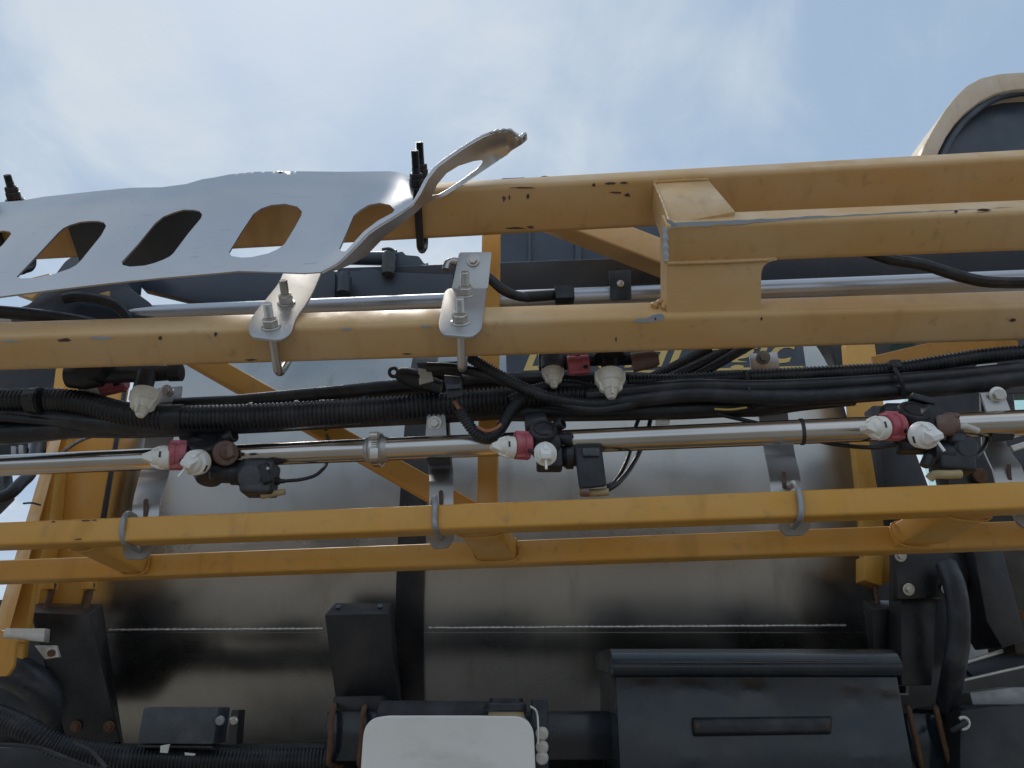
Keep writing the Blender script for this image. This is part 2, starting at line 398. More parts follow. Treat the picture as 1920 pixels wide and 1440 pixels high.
chip(u1, onfront(U1, 1228, S1), -uV, blob(1229, 598, 2, 2), BARE, .0009)
for x, y, rx, ry, mm in ((1145, 344, 10, 2, BARE), (1170, 343, 7, 2, BARE), (1114, 347, 3, 3, BARE), (1156, 361, 12, 1.8, BARE), (1176, 366, 6, 3, BARE), (945, 372, 3, 5, BARE), (955, 371, 2, 4, BARE),
                         (990, 368, 3, 5, BARE), (968, 428, 16, 2, BARE), (996, 426, 7, 2.5, BARE), (980, 352, 22, 1.2, BARE)):
    chip(u3, onfront(U3, x, .05), -uV, blob(x, y, rx, ry), mm)
edge = []
xs = [1258 + i * 14 for i in range(48)]
ye = lambda x: 421 - (x - 1265) * .0468
up = [(x, ye(x) - 2.2 - random.uniform(0, 2)) for x in xs]; dn = [(x, ye(x) + 2.5 + random.uniform(0, 3.5) * (1 if x < 1850 else .4)) for x in xs]
chip(u2, onfront(U2, 1500, S1) , (-uV + nV * .25).normalized(), up + dn[::-1], PRIMER, .0016)
for x, rx in ((1467, 9), (1845, 13), (1793, 3)):
    chip(u2, onfront(U2, x, S1), (-uV + nV * .25).normalized(), blob(x, ye(x), rx, 2.6, 11, .2), BARE, .0022)
chip(u2, U2.at(1250) - uV * (S1/2 + .002), -uV, [(1248, 410), (1258, 413), (1268, 421), (1262, 423), (1252, 418)], PRIMER, .002)
# black sleeve seen through the slots of the guard
sl_ = U3.at(150); sr = U3.at(398)
mk('rubber_sleeve', *beam_vf(sl_ - nV * .014, sr - nV * .014, *frame_axes(sl_, sr, TH), .056, .112, .006), CABIN, bf, ang=30)

lf = thing('boom_frame', 'deep yellow lower boom frame crossing in front of the steel tank', 'boom frame', V(960, 1010, 1.1))
lt = R(2)
l1 = beam('chord_tube', *ext(L1), .036, .0345, YEL, lf, -lt, .004)
l2 = beam('chord_tube', *ext(L2), .036, .034, YEL, lf, -lt, .004)
def strut(name, x1, y1, Y1, x2, y2, Y2, w, h, m=YEL, parent=lf, tilt=0, r=.004):
    return beam(name, V(x1, y1, Y1), V(x2, y2, Y2), w, h, m, parent, tilt, r)
def lstrut(xa, xb, w):                      # webs between the two lower chords
    A, B = L1.at(xa), L2.at(xb); d = (B - A).normalized()
    e1 = Vector((0, 0, 1)); e1 = (e1 - d * e1.dot(d)).normalized(); e2 = d.cross(e1)
    mk('web_tube', *beam_vf(A, B, e1, e2, .030, w, .004), YEL, lf, ang=30)
    for Q_, sg in ((A, 1), (B, -1)):
        o_ = Q_ + d * (.0205 * sg); a_, b_ = e1 * .0152, e2 * (w / 2 + .0002)
        bead('weld_bead', [o_ + a_ + b_, o_ + a_ - b_, o_ - a_ - b_, o_ - a_ + b_, o_ + a_ + b_], .0014, YEL, lf, .3, .003)
lstrut(140, 270, .044); lstrut(895, 938, .058); lstrut(1830, 1700, .062); lstrut(2060, 2000, .05)
# posts and braces rising from the rear lower chord to the rear upper chord
def ybr(t): return lerp(1.16, 1.12, t)
strut('post_tube', 913, 1020, 1.17, 922, 405, 1.16, .034, .032)
strut('brace_tube', 905, 975, 1.19, 330, 650, 1.21, .034, .034)
strut('brace_tube', 1010, 395, 1.19, 1330, 520, 1.21, .05, .05, YEL_GLARE)
strut('brace_tube', 1900, 640, 1.12, 1640, 700, 1.2, .04, .05)
for xa in (938, 1690):
    p = L2.at(xa + 35); bead('weld_bead', [p + Vector((0, -.0182, .014)), p + Vector((.002, -.0184, 0)), p + Vector((0, -.0182, -.013))], .0022, YEL, lf, .3)
for x, y, rx, ry in ((160, 976, 8, 1.6), (176, 975, 5, 1.4), (100, 978, 4, 1.4), (160, 1011, 22, 1.3), (195, 1010, 10, 1.2)):
    chip(l1, L1.at(x) + Vector((0, -.0185, 0)), Vector((0, -1, 0)), blob(x, y, rx, ry), BARE, .001)

# ================================================================== BENT GUARD PLATE
gd = thing('guard_plate', 'bent grey aluminium guard plate with slanted slots and a torn curled end', 'guard plate', V(300, 450, .96))
bot = [(-70, 565), (0, 556), (100, 543), (203, 531), (300, 521), (406, 512), (447, 508), (520, 510), (570, 512), (603, 510)]
fold = [(603, 510, .932), (628, 497, .929), (645, 483, .926), (668, 460, .922), (690, 437, .919), (715, 420, .917), (745, 402, .915), (772, 383, .914)]
fold2 = [(786, 362, .914), (800, 335, .915), (818, 312, .918), (845, 292, .922), (875, 272, .926), (905, 255, .93), (930, 247, .934), (955, 245, .937), (972, 254, .94)]
topr = [(776, 358), (769, 331), (755, 325), (731, 321)]
topc = [(640, 322), (560, 321), (480, 322), (430, 327), (400, 333), (379, 336), (349, 345), (303, 351), (244, 352), (154, 361), (81, 369), (41, 376), (0, 379), (-70, 387)]
slots = [[(-40, 490), (-12, 473), (4, 460), (14, 448), (21, 439), (19, 434), (6, 432), (-20, 436), (-46, 462)],
 [(31, 519), (68, 480), (108, 437), (118, 428), (130, 422), (150, 416), (168, 414), (184, 414), (195, 417), (199, 424), (190, 441), (152, 488), (143, 497), (130, 504), (100, 514), (68, 521), (40, 522)],
 [(228, 491), (230, 497), (244, 500), (271, 498), (290, 493), (306, 487), (318, 481), (325, 475), (352, 439), (377, 409), (379, 402), (374, 396), (363, 393), (344, 393), (326, 398), (306, 406), (291, 418), (260, 456)],
 [(429, 473), (434, 480), (453, 483), (472, 482), (503, 475), (521, 467), (534, 457), (553, 426), (565, 404), (566, 396), (557, 387), (534, 382), (509, 384), (489, 391), (475, 401), (453, 434)],
 [(636, 466), (640, 471), (648, 471), (660, 458), (682, 434), (708, 414), (736, 399), (740, 393), (731, 384), (712, 380), (691, 384), (674, 394), (663, 404), (652, 430)]]
def interp(pts, x):
    pts = sorted(pts)
    for a, b in zip(pts, pts[1:]):
        if a[0] <= x <= b[0]: return lerp(a[1], b[1], (x - a[0]) / max(1e-6, b[0] - a[0]))
    return pts[0][1] if x < pts[0][0] else pts[-1][1]
allf = fold + fold2
def nearfold(x, y, fl):
    best = (1e9, 0)
    for a, b in zip(fl, fl[1:]):
        ax, ay = a[0], a[1]; ex, ey = b[0] - ax, b[1] - ay; t = max(0, min(1, ((x-ax)*ex + (y-ay)*ey) / (ex*ex + ey*ey)))
        d = math.hypot(x - ax - ex*t, y - ay - ey*t)
        if d < best[0]: best = (d, lerp(a[2], b[2], t))
    return best
def ymain(x, y):
    yl, yu = interp(bot + [(700, 500), (800, 490)], x), interp(topc + topr, x)
    t = max(0, min(1, (yl - y) / (yl - yu)))
    Y = .936 + .058 * t + .012 * max(0, t - .85) ** 1.5 / .06 + .006 * math.sin(x / 95) * (1 - t * .4) + .004 * math.sin(y / 33 + x / 160)
    d, yf = nearfold(x, y, fold); w = math.exp(-(d / 34) ** 2)
    return lerp(Y, yf, w)
def ystrip(x, y):
    d, yf = nearfold(x, y, allf); return yf + .085 * (1 - math.exp(-d / 30))
def cdt(outer, holes, fy, step):
    pts = []; edges = []
    def loop(lp):
        k = len(pts); pts.extend([Vector(p[:2]) for p in lp]); edges.extend([(k+i, k+(i+1) % len(lp)) for i in range(len(lp))])
    dens = lambda lp: [ (lerp(a[0], b[0], k/n), lerp(a[1], b[1], k/n)) for a, b in zip(lp, lp[1:]+lp[:1]) for n in [max(1, int(math.hypot(b[0]-a[0], b[1]-a[1]) / (step*.7)))] for k in range(n)]
    lps = [dens([p[:2] for p in outer])] + [dens(h) for h in holes]
    for lp in lps: loop(lp)
    def inside(p, lp):
        c = False
        for (x1, y1), (x2, y2) in zip(lp, lp[1:] + lp[:1]):
            if (y1 > p[1]) != (y2 > p[1]) and p[0] < (x2-x1) * (p[1]-y1) / (y2-y1) + x1: c = not c
        return c
    xs = [p[0] for p in lps[0]]; ys = [p[1] for p in lps[0]]
    nb = len(pts); bnd = [tuple(p) for p in pts]
    x = min(xs); row = 0
    yy = min(ys)
    while yy < max(ys):
        x = min(xs) + (step / 2 if row % 2 else 0)
        while x < max(xs):
            if inside((x, yy), lps[0]) and not any(inside((x, yy), h) for h in lps[1:]) and min((x-a)**2 + (yy-b)**2 for a, b in bnd) > (step*.5)**2: pts.append(Vector((x, yy)))
            x += step
        yy += step * .87; row += 1
    r = geometry.delaunay_2d_cdt(pts, edges, [], 0, 1e-4)
    vs, fs = r[0], r[2]; ff = []
    for t in fs:
        c_ = sum((vs[i] for i in t), Vector((0, 0))) / len(t)
        if inside(c_, lps[0]) and not any(inside(c_, h) for h in lps[1:]): ff.append(list(t))
    return [V(q.x, q.y, fy(q.x, q.y)) for q in vs], ff
def sheet(name, parts, thick, m, parent):
    G_ = G()
    for p in parts: G_.add(p)
    R_ = G()
    for vs, fs in parts:
        bm = bmesh.new(); bv = [bm.verts.new(p) for p in vs]
        for q in fs:
            try: bm.faces.new([bv[i] for i in q])
            except ValueError: pass
        bmesh.ops.delete(bm, geom=[v for v in bm.verts if not v.link_faces], context='VERTS')
        bmesh.ops.recalc_face_normals(bm, faces=bm.faces)
        if sum(f.normal.y * f.calc_area() for f in bm.faces) > 0: bmesh.ops.reverse_faces(bm, faces=bm.faces)
        bm.normal_update(); bm.verts.index_update()
        n = len(bm.verts); V1 = [v.co.copy() for v in bm.verts]; V2 = [v.co - v.normal * thick for v in bm.verts]
        F1 = [[v.index for v in f.verts] for f in bm.faces]; F2 = [[k + n for k in f][::-1] for f in F1]
        F3 = []
        for e in bm.edges:
            if e.is_boundary:
                l_ = e.link_loops[0]; a, b = l_.vert.index, l_.link_loop_next.vert.index; F3.append([b, a, a + n, b + n])
        bm.free(); R_.add((V1 + V2, F1 + F2 + F3))
    r = (R_.v, R_.f)
    return mk(name, *r, m, parent, ang=40)
main = cdt(bot + [f[:2] for f in fold[1:]] + topr + topc, slots, ymain, 9)
outer = [(985, 252), (986, 261), (972, 272), (945, 293), (915, 314), (890, 331), (862, 350), (835, 366), (812, 375), (796, 380), (778, 396), (752, 416), (724, 437), (700, 462), (684, 478), (660, 492), (632, 503)]
hole = [(808, 366), (817, 345), (835, 323), (858, 309), (885, 301), (902, 299), (905, 303), (893, 317), (870, 334), (842, 353), (822, 364)]
strip = cdt([f[:2] for f in allf] + outer, [hole], ystrip, 7)
sheet('sheet', [main], .0028, SHEET, gd)
sheet('curled_end', [strip], .0026, SHEET, gd)
rod('rolled_edge', [V(a, b, c_ + .0012) for a, b, c_ in allf], .0021, SHEET, gd, 10, .006)
bead('torn_edge', [V(918, 249, .926), V(934, 245, .93), V(950, 243, .932), V(962, 247, .934), V(974, 258, .94), V(984, 250, .95), V(985, 262, .965)], .0022, SHEET, gd, .45)
def clampbolt(px, top, parent, second=True):
    c_ = U3.at(px); a = c_ - uV * .033; b = c_ + uV * .033
    g_ = G(); g_.add(rod_vf([a + nV * .075, a - nV * .03, a - nV * .05 + uV * .004, c_ - nV * .062, b - nV * .05, b + nV * .075], .006, 10, .004))
    g_.build('u_bolt', BLKPNT, parent, ang=50)
    for q in ((a, b) if second else (a,)):
        base = q + nV * .044
        g2 = G(); g2.add(washer_vf(base, nV, .014, .003)); g2.add(hexnut_vf(base + nV * .003, nV, .0115, .012)); g2.add(hexnut_vf(base + nV * .015, nV, .0105, .008)); g2.add(stud_vf(base + nV * .02, nV, .0062, top))
        g2.build('nut', BLKPNT, parent, ang=30)
clampbolt(789, .036, gd); clampbolt(22, .022, gd)

# ================================================================== BRACKETS ON THE UPPER TUBE
def headbolt(name, px, py, Y, r, parent, m=ZINC):
    g_ = G(); p = V(px, py, Y); ax = Vector((-.05, -1, -.25)).normalized()
    g_.add(washer_vf(p, ax, r * 1.5, .0016)); g_.add(hexnut_vf(p + ax * .0016, ax, r, r * .75)); g_.build(name, m, parent, ang=30)

topP = lambda px: U1.at(px) + nV * (S1/2 + .0015)
def boltset(g_s, g_n, g_w, P, ln=.024, r=.0062):
    g_w.add(washer_vf(P, nV, r * 2.1, .002)); g_n.add(hexnut_vf(P + nV * .002, nV, r * 1.75, r * 1.7)); g_n.add(lathe_vf(P + nV * (.002 + r * 1.7), nV, [(0, r * 1.35), (r * .45, r * 1.3), (r * .5, r)], 16))
    g_s.add(stud_vf(P + nV * (.002 + r * 1.5), nV, r, ln))
def tubebracket(label, poly, upper, px_u, bolts, grp):
    b = thing('mounting_bracket', label, 'bracket', topP(px_u), grp)
    mk('strap', *prism_vf([PP(a, c_, topP(px_u), nV) for a, c_ in roundpoly(poly, 13, 4)], nV * .004, .0008), STRAP, b, ang=30)
    if upper:
        p0 = PP(upper[0][0], upper[0][1], topP(px_u), nV)
        headbolt('bolt', 887, 488, p0.y - .0005, .0065, b)
        mk('upright_plate', *prism_vf([V(a, c_, p0.y + .002) for a, c_ in roundpoly(upper, 4, 3)], Vector((0, .004, .0006)), .0008), STRAP, b, ang=30)
    pts = [PP(a, c_, topP(px_u) + nV * .004, nV) for a, c_ in bolts]
    for p in pts:
        s_, n_, w_ = G(), G(), G(); boltset(s_, n_, w_, p)
        w_.build('washer', ZINC, b); n_.build('nut', ZINC, b, ang=30); s_.build('stud', ZINC, b, ang=25)
    a = pts[0]; c_ = U1.at(px_u); dn = S1 + .012
    bb = a + uV * (S1 + .014)
    rod('u_bolt', [a + nV * .002, a - nV * (dn - .012), a - nV * (dn + .001) + uV * .004, a - nV * (dn + .006) + uV * .016, bb - nV * (dn + .006) - uV * .016, bb - nV * (dn - .012), bb], .0062, ZINC, b, 12, .004)
tubebracket('steel strap bracket with two studs below the bent guard plate', [(534, 508), (523, 536), (475, 595), (465, 618), (470, 636), (525, 643), (546, 632), (554, 604), (576, 573), (589, 549), (606, 508)], None, 505, [(508, 614), (537, 569)], 'strap brackets on the upper tube')
tubebracket('steel bracket with upright plate and two studs beside the black cable connector', [(834, 546), (822, 614), (828, 632), (885, 637), (903, 624), (914, 538)], [(845, 549), (861, 473), (922, 472), (915, 541)], 863, [(863, 605), (873, 553)], 'strap brackets on the upper tube')

# ================================================================== STEEL TANK
tk = thing('liquid_tank', 'large brushed stainless steel tank behind the boom', 'tank', Vector((-.08, 2.7, 1.45)))
TCY, TCZ, TA, TB, TE = 2.78, 1.6 + .46, .88, .76, 2.4
def tprof(a):
    c_, s_ = math.cos(a), math.sin(a)
    return Vector((0, TCY - TA * abs(c_) ** (2/TE) * (1 if c_ > 0 else -1), TCZ + TB * abs(s_) ** (2/TE) * (1 if s_ > 0 else -1)))
TX0, TX1 = V(191, 950, 1.9).x, V(1624, 950, 1.9).x
NP = 96
v = []; f = []
xs = [TX0, TX0 + .02, -.62, -.6, 0, .6, TX1 - .02, TX1]
for i, x in enumerate(xs):
    for k in range(NP):
        q = tprof(2 * math.pi * k / NP); e = 0
        v.append(Vector((x, q.y, q.z)))
for i in range(len(xs) - 1):
    for k in range(NP): f.append([i*NP+k, i*NP+(k+1) % NP, (i+1)*NP+(k+1) % NP, (i+1)*NP+k])
f += [list(range(NP))[::-1], list(range((len(xs)-1)*NP, len(xs)*NP))]
shell = mk('shell', v, f, TANK, tk, ang=30)
def tsurf(py, off=0.):                     # tank surface point (Y,Z) seen at image row py on the centre line
    best = None
    for k in range(400):
        a = R(-85 + 165 * k / 399); q = tprof(a); e = abs(proj(Vector((0, q.y, q.z)))[1] - py)
        if best is None or e < best[0]: best = (e, a)
    st = R(.4)
    for _ in range(24):
        st *= .6
        for da in (-st, st):
            q = tprof(best[1] + da); e = abs(proj(Vector((0, q.y, q.z)))[1] - py)
            if e < best[0]: best = (e, best[1] + da)
    a = best[1]; q = tprof(a); t = (tprof(a + .01) - tprof(a - .01)).normalized(); nn = Vector((0, -t.z, t.y))
    if nn.y > 0: nn = -nn
    return q + nn * off, nn
def tpt(px, py, off=0.):
    q, nn = tsurf(py, off); return Vector((V(px, py, q.y).x, q.y, q.z))
def tband(name, x0, x1, p0, p1, off, m, parent, th=.006):
    rows = [tsurf(lerp(p0, p1, k / 24), off) for k in range(25)]
    v = []; f = []
    for q, nn in rows:
        for x, d in ((x0, 0), (x1, 0), (x1, -th), (x0, -th)): v.append(Vector((x, q.y, q.z)) + nn * d)
    for i in range(24):
        for k in range(4): f.append([i*4+k, i*4+(k+1) % 4, (i+1)*4+(k+1) % 4, (i+1)*4+k])
    f += [[0, 1, 2, 3], [96, 97, 98, 99]]
    return mk(name, v, f, m, parent, ang=30)
xb0, xb1 = V(751, 1100, 1.98).x, V(801, 1100, 1.98).x
tband('strap_band', xb0, xb1, 600, 1345, .014, BLKPNT, tk, .02)
# weld seam and lap of the bottom sheet
for a, b in ((205, 612), (803, 1598)):
    pts = [tpt(x, 1181 - (x - 200) * .0062 + random.uniform(-.25, .25), .0022) for x in range(a, b, 16)]
    bead('weld_seam', pts, .0024, WELD, tk, .32, .005)
tband('lap_sheet', TX0 + .01, TX1 - .01, 1186, 1212, .003, TANK, tk, .003)
tband('vertical_seam', V(690, 950, 1.9).x - .006, V(690, 950, 1.9).x + .006, 700, 1150, .0006, TANK, tk, .002)
# decal
q0, dn_ = tsurf(685, .002)
dec = [(948, 620), (1500, 606), (1512, 694), (950, 711)]
dpl = lambda a, b, o: PP(a, b, Vector((0, q0.y, q0.z)) + dn_ * o, dn_)
mk('decal', *prism_vf([dpl(a, b, .0) for a, b in dec], dn_ * -.001), DECAL, tk, flat=True)
mk('decal_border', *prism_vf([dpl(a, b, .0006) for a, b in ((955, 701.5), (1508, 686), (1508, 690), (955, 706))], dn_ * -.0005), DECY, tk, flat=True)
fc = bpy.data.curves.new('decal_text', 'FONT'); fc.body = 'LiquidLogic'; fc.size = 1; fc.shear = .28; fc.space_character = 1.02; fc.offset = .012
fo_ = bpy.data.objects.new('tmp_text', fc); COL.objects.link(fo_)
dg = bpy.context.evaluated_depsgraph_get(); tm = bpy.data.meshes.new_from_object(fo_.evaluated_get(dg))
bpy.data.objects.remove(fo_)
xm = max(v_.co.x for v_ in tm.vertices)
def tmap(c_):
    px = lerp(975, 1492, c_.x / xm); py = 694 - (px - 985) * .031 - c_.y * 74; return dpl(px, py, .0012)
mk('decal_lettering', [tmap(v_.co) for v_ in tm.vertices], [list(p.vertices) for p in tm.polygons], DECY, tk, flat=True)
bpy.data.meshes.remove(tm)

# ================================================================== SPRAY PIPES
P = Member(-120, 878, 1.20, 2040, 787, .935)
sp = thing('spray_pipe', 'polished stainless spray pipe carrying the nozzle bodies', 'pipe', V(960, 840, 1.08))
PR = .0167
def pipe_seg(a, b): return rod('pipe_tube', [ext(P)[0] if a < 0 else P.at(a), P.at((a + b) / 2), ext(P)[1] if b > 1950 else P.at(b)], PR, PIPE, sp, 28, .05, True)
pipe_seg(-110, 706); pipe_seg(707, 2030)
cc = P.at(707); dP = (P.B - P.A).normalized()
lathe('ferrule', cc - dP * .016, dP, [(0, PR * 1.02), (.002, PR * 1.12), (.006, PR * 1.16), (.010, PR * 1.45), (.022, PR * 1.45), (.026, PR * 1.16), (.030, PR * 1.12), (.034, PR * 1.02)], STRAP, sp, 28)
lathe('clamp_band', cc - dP * .004, dP, [(0, PR * 1.42), (0, PR * 1.5), (.011, PR * 1.5), (.011, PR * 1.42)], PIPE, sp, 28)
cb = G(); fwdC = Vector((0, -1, -.2)).normalized(); upC = dP.cross(fwdC).normalized()
cb.add(box_vf(cc + fwdC * PR * 1.5 + upC * .008, dP, fwdC, upC, .013, .006, .016, .0015))
for k in range(7): cb.add(box_vf(cc + fwdC * PR * 1.53 + upC * (.001 - k * .0035), dP, fwdC, upC, .009, .0022, .0014, 0))
cb.add(lathe_vf(cc + fwdC * PR * 1.55 - upC * .018, dP, [(-.006, .005), (.006, .005)], 12)); cb.build('clamp_screw', ZINC, sp)
for xt in (1503,):
    lathe('cable_tie', P.at(xt) - dP * .0025, dP, [(0, PR * 1.02), (.0003, PR * 1.08), (.0047, PR * 1.08), (.005, PR * 1.02)], BLKP, sp, 28)
AP = Member(-120, 608, 1.24, 2040, 522, 1.12)
ap = rod('spray_pipe', [ext(AP)[0], AP.at(960), ext(AP)[1]], .0185, ALU, None, 28, .05, True)
tag(ap, 'dull aluminium pipe running behind the pale upper boom tube', 'pipe')

# ================================================================== PIPE BRACKETS
def surf_strap(name, rows, parent, m=STRAP, th=.003):
    """rows: (xl, yl, xr, yr, Y) -> bent strap"""
    v = []; f = []
    fine = []
    for a, b in zip(rows, rows[1:]):
        for k in range(4): fine.append(tuple(lerp(p, q, k / 4) for p, q in zip(a, b)))
    fine.append(rows[-1])
    for xl, yl, xr, yr, Y in fine:
        a, b = V(xl, yl, Y), V(xr, yr, Y); w = Vector((0, th, 0)); v += [a, b, b + w, a + w]
    n = len(fine)
    for i in range(n - 1):
        for k in range(4): f.append([i*4+k, i*4+(k+1) % 4, (i+1)*4+(k+1) % 4, (i+1)*4+k])
    f += [[0, 1, 2, 3], [(n-1)*4+k for k in range(4)]]
    return mk(name, v, f, m, parent, ang=35)
def ubolt(pts, parent, r=.0042):
    yf = L1.at(pts[3][0]).y - .018 - r * .9; d = yf - min(p[2] for p in pts)
    pts = [(a, b_, c_ + d if c_ < min(p[2] for p in pts) + .035 else c_) for a, b_, c_ in pts]
    _ubolt(pts, parent, r)
def _ubolt(pts, parent, r): rod('u_bolt', [V(*p) for p in pts], r, CAST, parent, 10, .004)
def tabplate(pts, Y, parent): pxplate('clamp_tab', pts, Y, CAST, parent, .005, .001, 7)
def slot(cx, cy, w, h, Y, parent, lean=0):
    pts = [(cx + w * math.cos(a) + lean * math.sin(a), cy - h * (1 if math.sin(a) > 0 else -1) - w * math.sin(a)) for a in [2 * math.pi * k / 14 for k in range(14)]]
    pxplate('slot', pts, Y, BARE, parent, .0012, 0)
b = thing('pipe_bracket', 'curved steel pipe strap hooked on the lower boom left of the first nozzle body', 'bracket', V(280, 960, 1.14), 'straps holding the spray pipe')
surf_strap('strap', [(296, 728, 340, 724, 1.19), (290, 760, 336, 757, 1.19), (274, 812, 326, 810, 1.19), (268, 850, 320, 848, 1.192), (263, 885, 317, 883, 1.192), (258, 905, 312, 903, 1.185), (252, 928, 303, 926, 1.165), (248, 950, 299, 949, 1.142), (246, 990, 296, 988, 1.136)], b)
pxplate('bolt_plate', [(297, 727), (341, 724), (338, 752), (294, 755)], 1.185, ALU, b, .004, .0006)
headbolt('bolt', 313, 733, 1.183, .007, b); slot(273, 953, 4.2, 14, 1.139, b, 2)
tabplate([(231, 1015), (286, 1015), (282, 1036), (270, 1048), (235, 1049), (229, 1036)], 1.136, b)
ubolt([(252, 968, 1.135), (240, 963, 1.11), (233, 972, 1.085), (229, 995, 1.082), (232, 1014, 1.088), (246, 1024, 1.11), (262, 1032, 1.135)], b)
b = thing('pipe_bracket', 'curved steel pipe strap hooked on the lower boom between middle and far right nozzle bodies', 'bracket', V(1470, 940, 1.05), 'straps holding the spray pipe')
surf_strap('strap', [(1407, 664, 1458, 662, 1.075), (1410, 700, 1463, 698, 1.075), (1421, 768, 1476, 766, 1.07), (1426, 800, 1480, 798, 1.07), (1431, 832, 1487, 830, 1.068), (1435, 856, 1491, 854, 1.062), (1440, 880, 1497, 878, 1.046), (1444, 905, 1502, 903, 1.032), (1446, 950, 1504, 948, 1.03)], b)
pxplate('bolt_plate', [(1405, 663), (1457, 660), (1464, 704), (1410, 706)], 1.07, ALU, b, .004, .0006)
headbolt('bolt', 1431, 670, 1.068, .007, b, CAST); slot(1471, 900, 4.2, 12, 1.03, b, -2)
tabplate([(1458, 970), (1520, 968), (1521, 988), (1508, 1003), (1475, 1005), (1462, 992)], 1.028, b)
ubolt([(1482, 912, 1.028), (1490, 906, 1.0), (1497, 918, .978), (1502, 950, .975), (1500, 972, .982), (1488, 988, 1.02)], b)
b = thing('pipe_bracket', 'steel pipe strap with folded cover plate beside the ribbed hose clamp', 'bracket', V(826, 950, 1.1), 'straps holding the spray pipe')
surf_strap('cover', [(801, 774, 834, 772, 1.075), (799, 800, 836, 799, 1.072), (797, 830, 838, 829, 1.068), (797, 856, 838, 855, 1.066)], b)
headbolt('bolt', 815, 793, 1.071, .007, b)
mk('rubber_block', *hexa_vf([V(798, 858, 1.07), (V(842, 857, 1.07)), V(846, 872, 1.075), V(806, 874, 1.075)], [V(798, 780, 1.13), V(842, 780, 1.13), V(846, 872, 1.13), V(806, 874, 1.13)], .001), BLKP, b, ang=30)
surf_strap('strap', [(800, 770, 842, 769, 1.135), (804, 870, 848, 869, 1.135), (805, 888, 850, 887, 1.125), (805, 905, 850, 904, 1.105), (805, 940, 850, 939, 1.095), (806, 990, 850, 989, 1.092)], b)
slot(827, 933, 4.2, 10, 1.093, b)
tabplate([(802, 998), (851, 996), (850, 1014), (840, 1027), (812, 1029), (803, 1014)], 1.09, b)
ubolt([(812, 944, 1.09), (815, 934, 1.06), (816, 945, 1.04), (815, 975, 1.038), (818, 993, 1.045), (828, 1006, 1.088)], b)
b = thing('pipe_bracket', 'steel pipe strap with sloping cover plate at the right edge', 'bracket', V(1880, 900, 1.0), 'straps holding the spray pipe')
surf_strap('cover', [(1838, 737, 1880, 733, .955), (1848, 765, 1892, 762, .948), (1861, 804, 1907, 801, .942)], b)
headbolt('bolt', 1870, 741, .95, .0075, b)
mk('rubber_block', *hexa_vf([V(1862, 806, .945), V(1908, 803, .945), V(1900, 825, .95), V(1858, 830, .95)], [V(1850, 740, 1.0), V(1900, 738, 1.0), V(1900, 825, 1.0), V(1858, 830, 1.0)], .001), BLKP, b, ang=30)
surf_strap('strap', [(1838, 735, 1884, 733, 1.01), (1842, 835, 1886, 832, 1.01), (1850, 855, 1898, 850, 1.0), (1862, 880, 1915, 872, .985), (1868, 905, 1924, 900, .98), (1872, 950, 1930, 945, .978)], b)
slot(1893, 885, 4.2, 11, .98, b, -3)
tabplate([(1898, 955), (1950, 952), (1945, 985), (1925, 992), (1908, 980)], .975, b)

# ================================================================== NOZZLE BODIES
CT = Vector((0, -1, -.32)).normalized()            # towards the camera
def unit(px, py, Y): return mpp(px, py, Y)
def nozzle_cap(parent, P0, ax, r, m, pin=True, roll=Vector((0, 0, 1)), wings=True):
    """fan nozzle with bayonet cap: collar, two ears, wedge tip"""
    ax = ax.normalized(); s = (roll - ax * roll.dot(ax)).normalized(); t = ax.cross(s)
    g_ = G()
    g_.add(lathe_vf(P0, ax, [(0, r * .9), (r * .06, r), (r * .75, r * 1.0), (r * .86, r * .94), (r * .88, r * .78), (r * 1.35, r * .70), (r * 1.42, r * .62)], 28))
    if wings:
        for k in (-1, 1): g_.add(prism_vf([P0 + s * (k * r * a) + ax * (r * b_) - t * r * .16 for a, b_ in ((.62, .8), (1.0, .35), (1.06, .55), (.98, .95), (.78, 1.45), (.5, 1.6), (.5, 1.2))], t * r * .32, r * .03, 1))
    # wedge tip
    a = P0 + ax * r * 1.35
    q = [a + s * r * .55 + t * r * .5, a + s * r * .55 - t * r * .5, a - s * r * .55 - t * r * .5, a - s * r * .55 + t * r * .5]
    e = a + ax * r * .85
    q2 = [e + s * r * .2 + t * r * .42, e + s * r * .2 - t * r * .42, e - s * r * .2 - t * r * .42, e - s * r * .2 + t * r * .42]
    g_.add(hexa_vf(q, q2, r * .05, 1))
    cap = g_.build('nozzle_cap', m, parent, ang=32)
    if pin: rod('nozzle_pin', [e - roll.normalized() * r * .3 - ax * r * .5, e - roll.normalized() * r * 1.15 - ax * r * .3], r * .11, m, cap, 8, .01, True)
    sl__ = G(); sl__.add(box_vf(P0 + t * r * .86 + ax * r * .74, ax, t, s, r * .16, r * .34, r * .5, 0)); sl__.add(box_vf(P0 - t * r * .86 + ax * r * .74, ax, t, s, r * .16, r * .34, r * .5, 0))
    sl__.build('cap_slot', BLKP, cap)
    return cap
def collar(parent, P0, ax, r, ln, m):
    ax = ax.normalized(); s = Vector((0, 0, 1)); s = (s - ax * s.dot(ax)).normalized(); t = ax.cross(s); g_ = G()
    g_.add(lathe_vf(P0, ax, [(0, r * .9), (ln * .04, r * .98), (ln * .4, r * .98), (ln * .42, r * .88), (ln * .6, r * .88), (ln * .62, r * .96), (ln * .95, r), (ln, r * .9)], 28))
    for k in (-1, 1): g_.add(box_vf(P0 + s * (k * r * .93) + ax * ln * .5, ax, s, t, ln * .92, r * .36, r * .8, r * .08))
    o = g_.build('bayonet_collar', m, parent, ang=32)
    mk('lock_window', *box_vf(P0 + ax * ln * .22 - t * r * .0 + (CT - ax * CT.dot(ax)).normalized() * r * .93 - s * r * .42, ax, s, t, ln * .2, r * .28, r * .25, 0), BLKP, o)
    return o
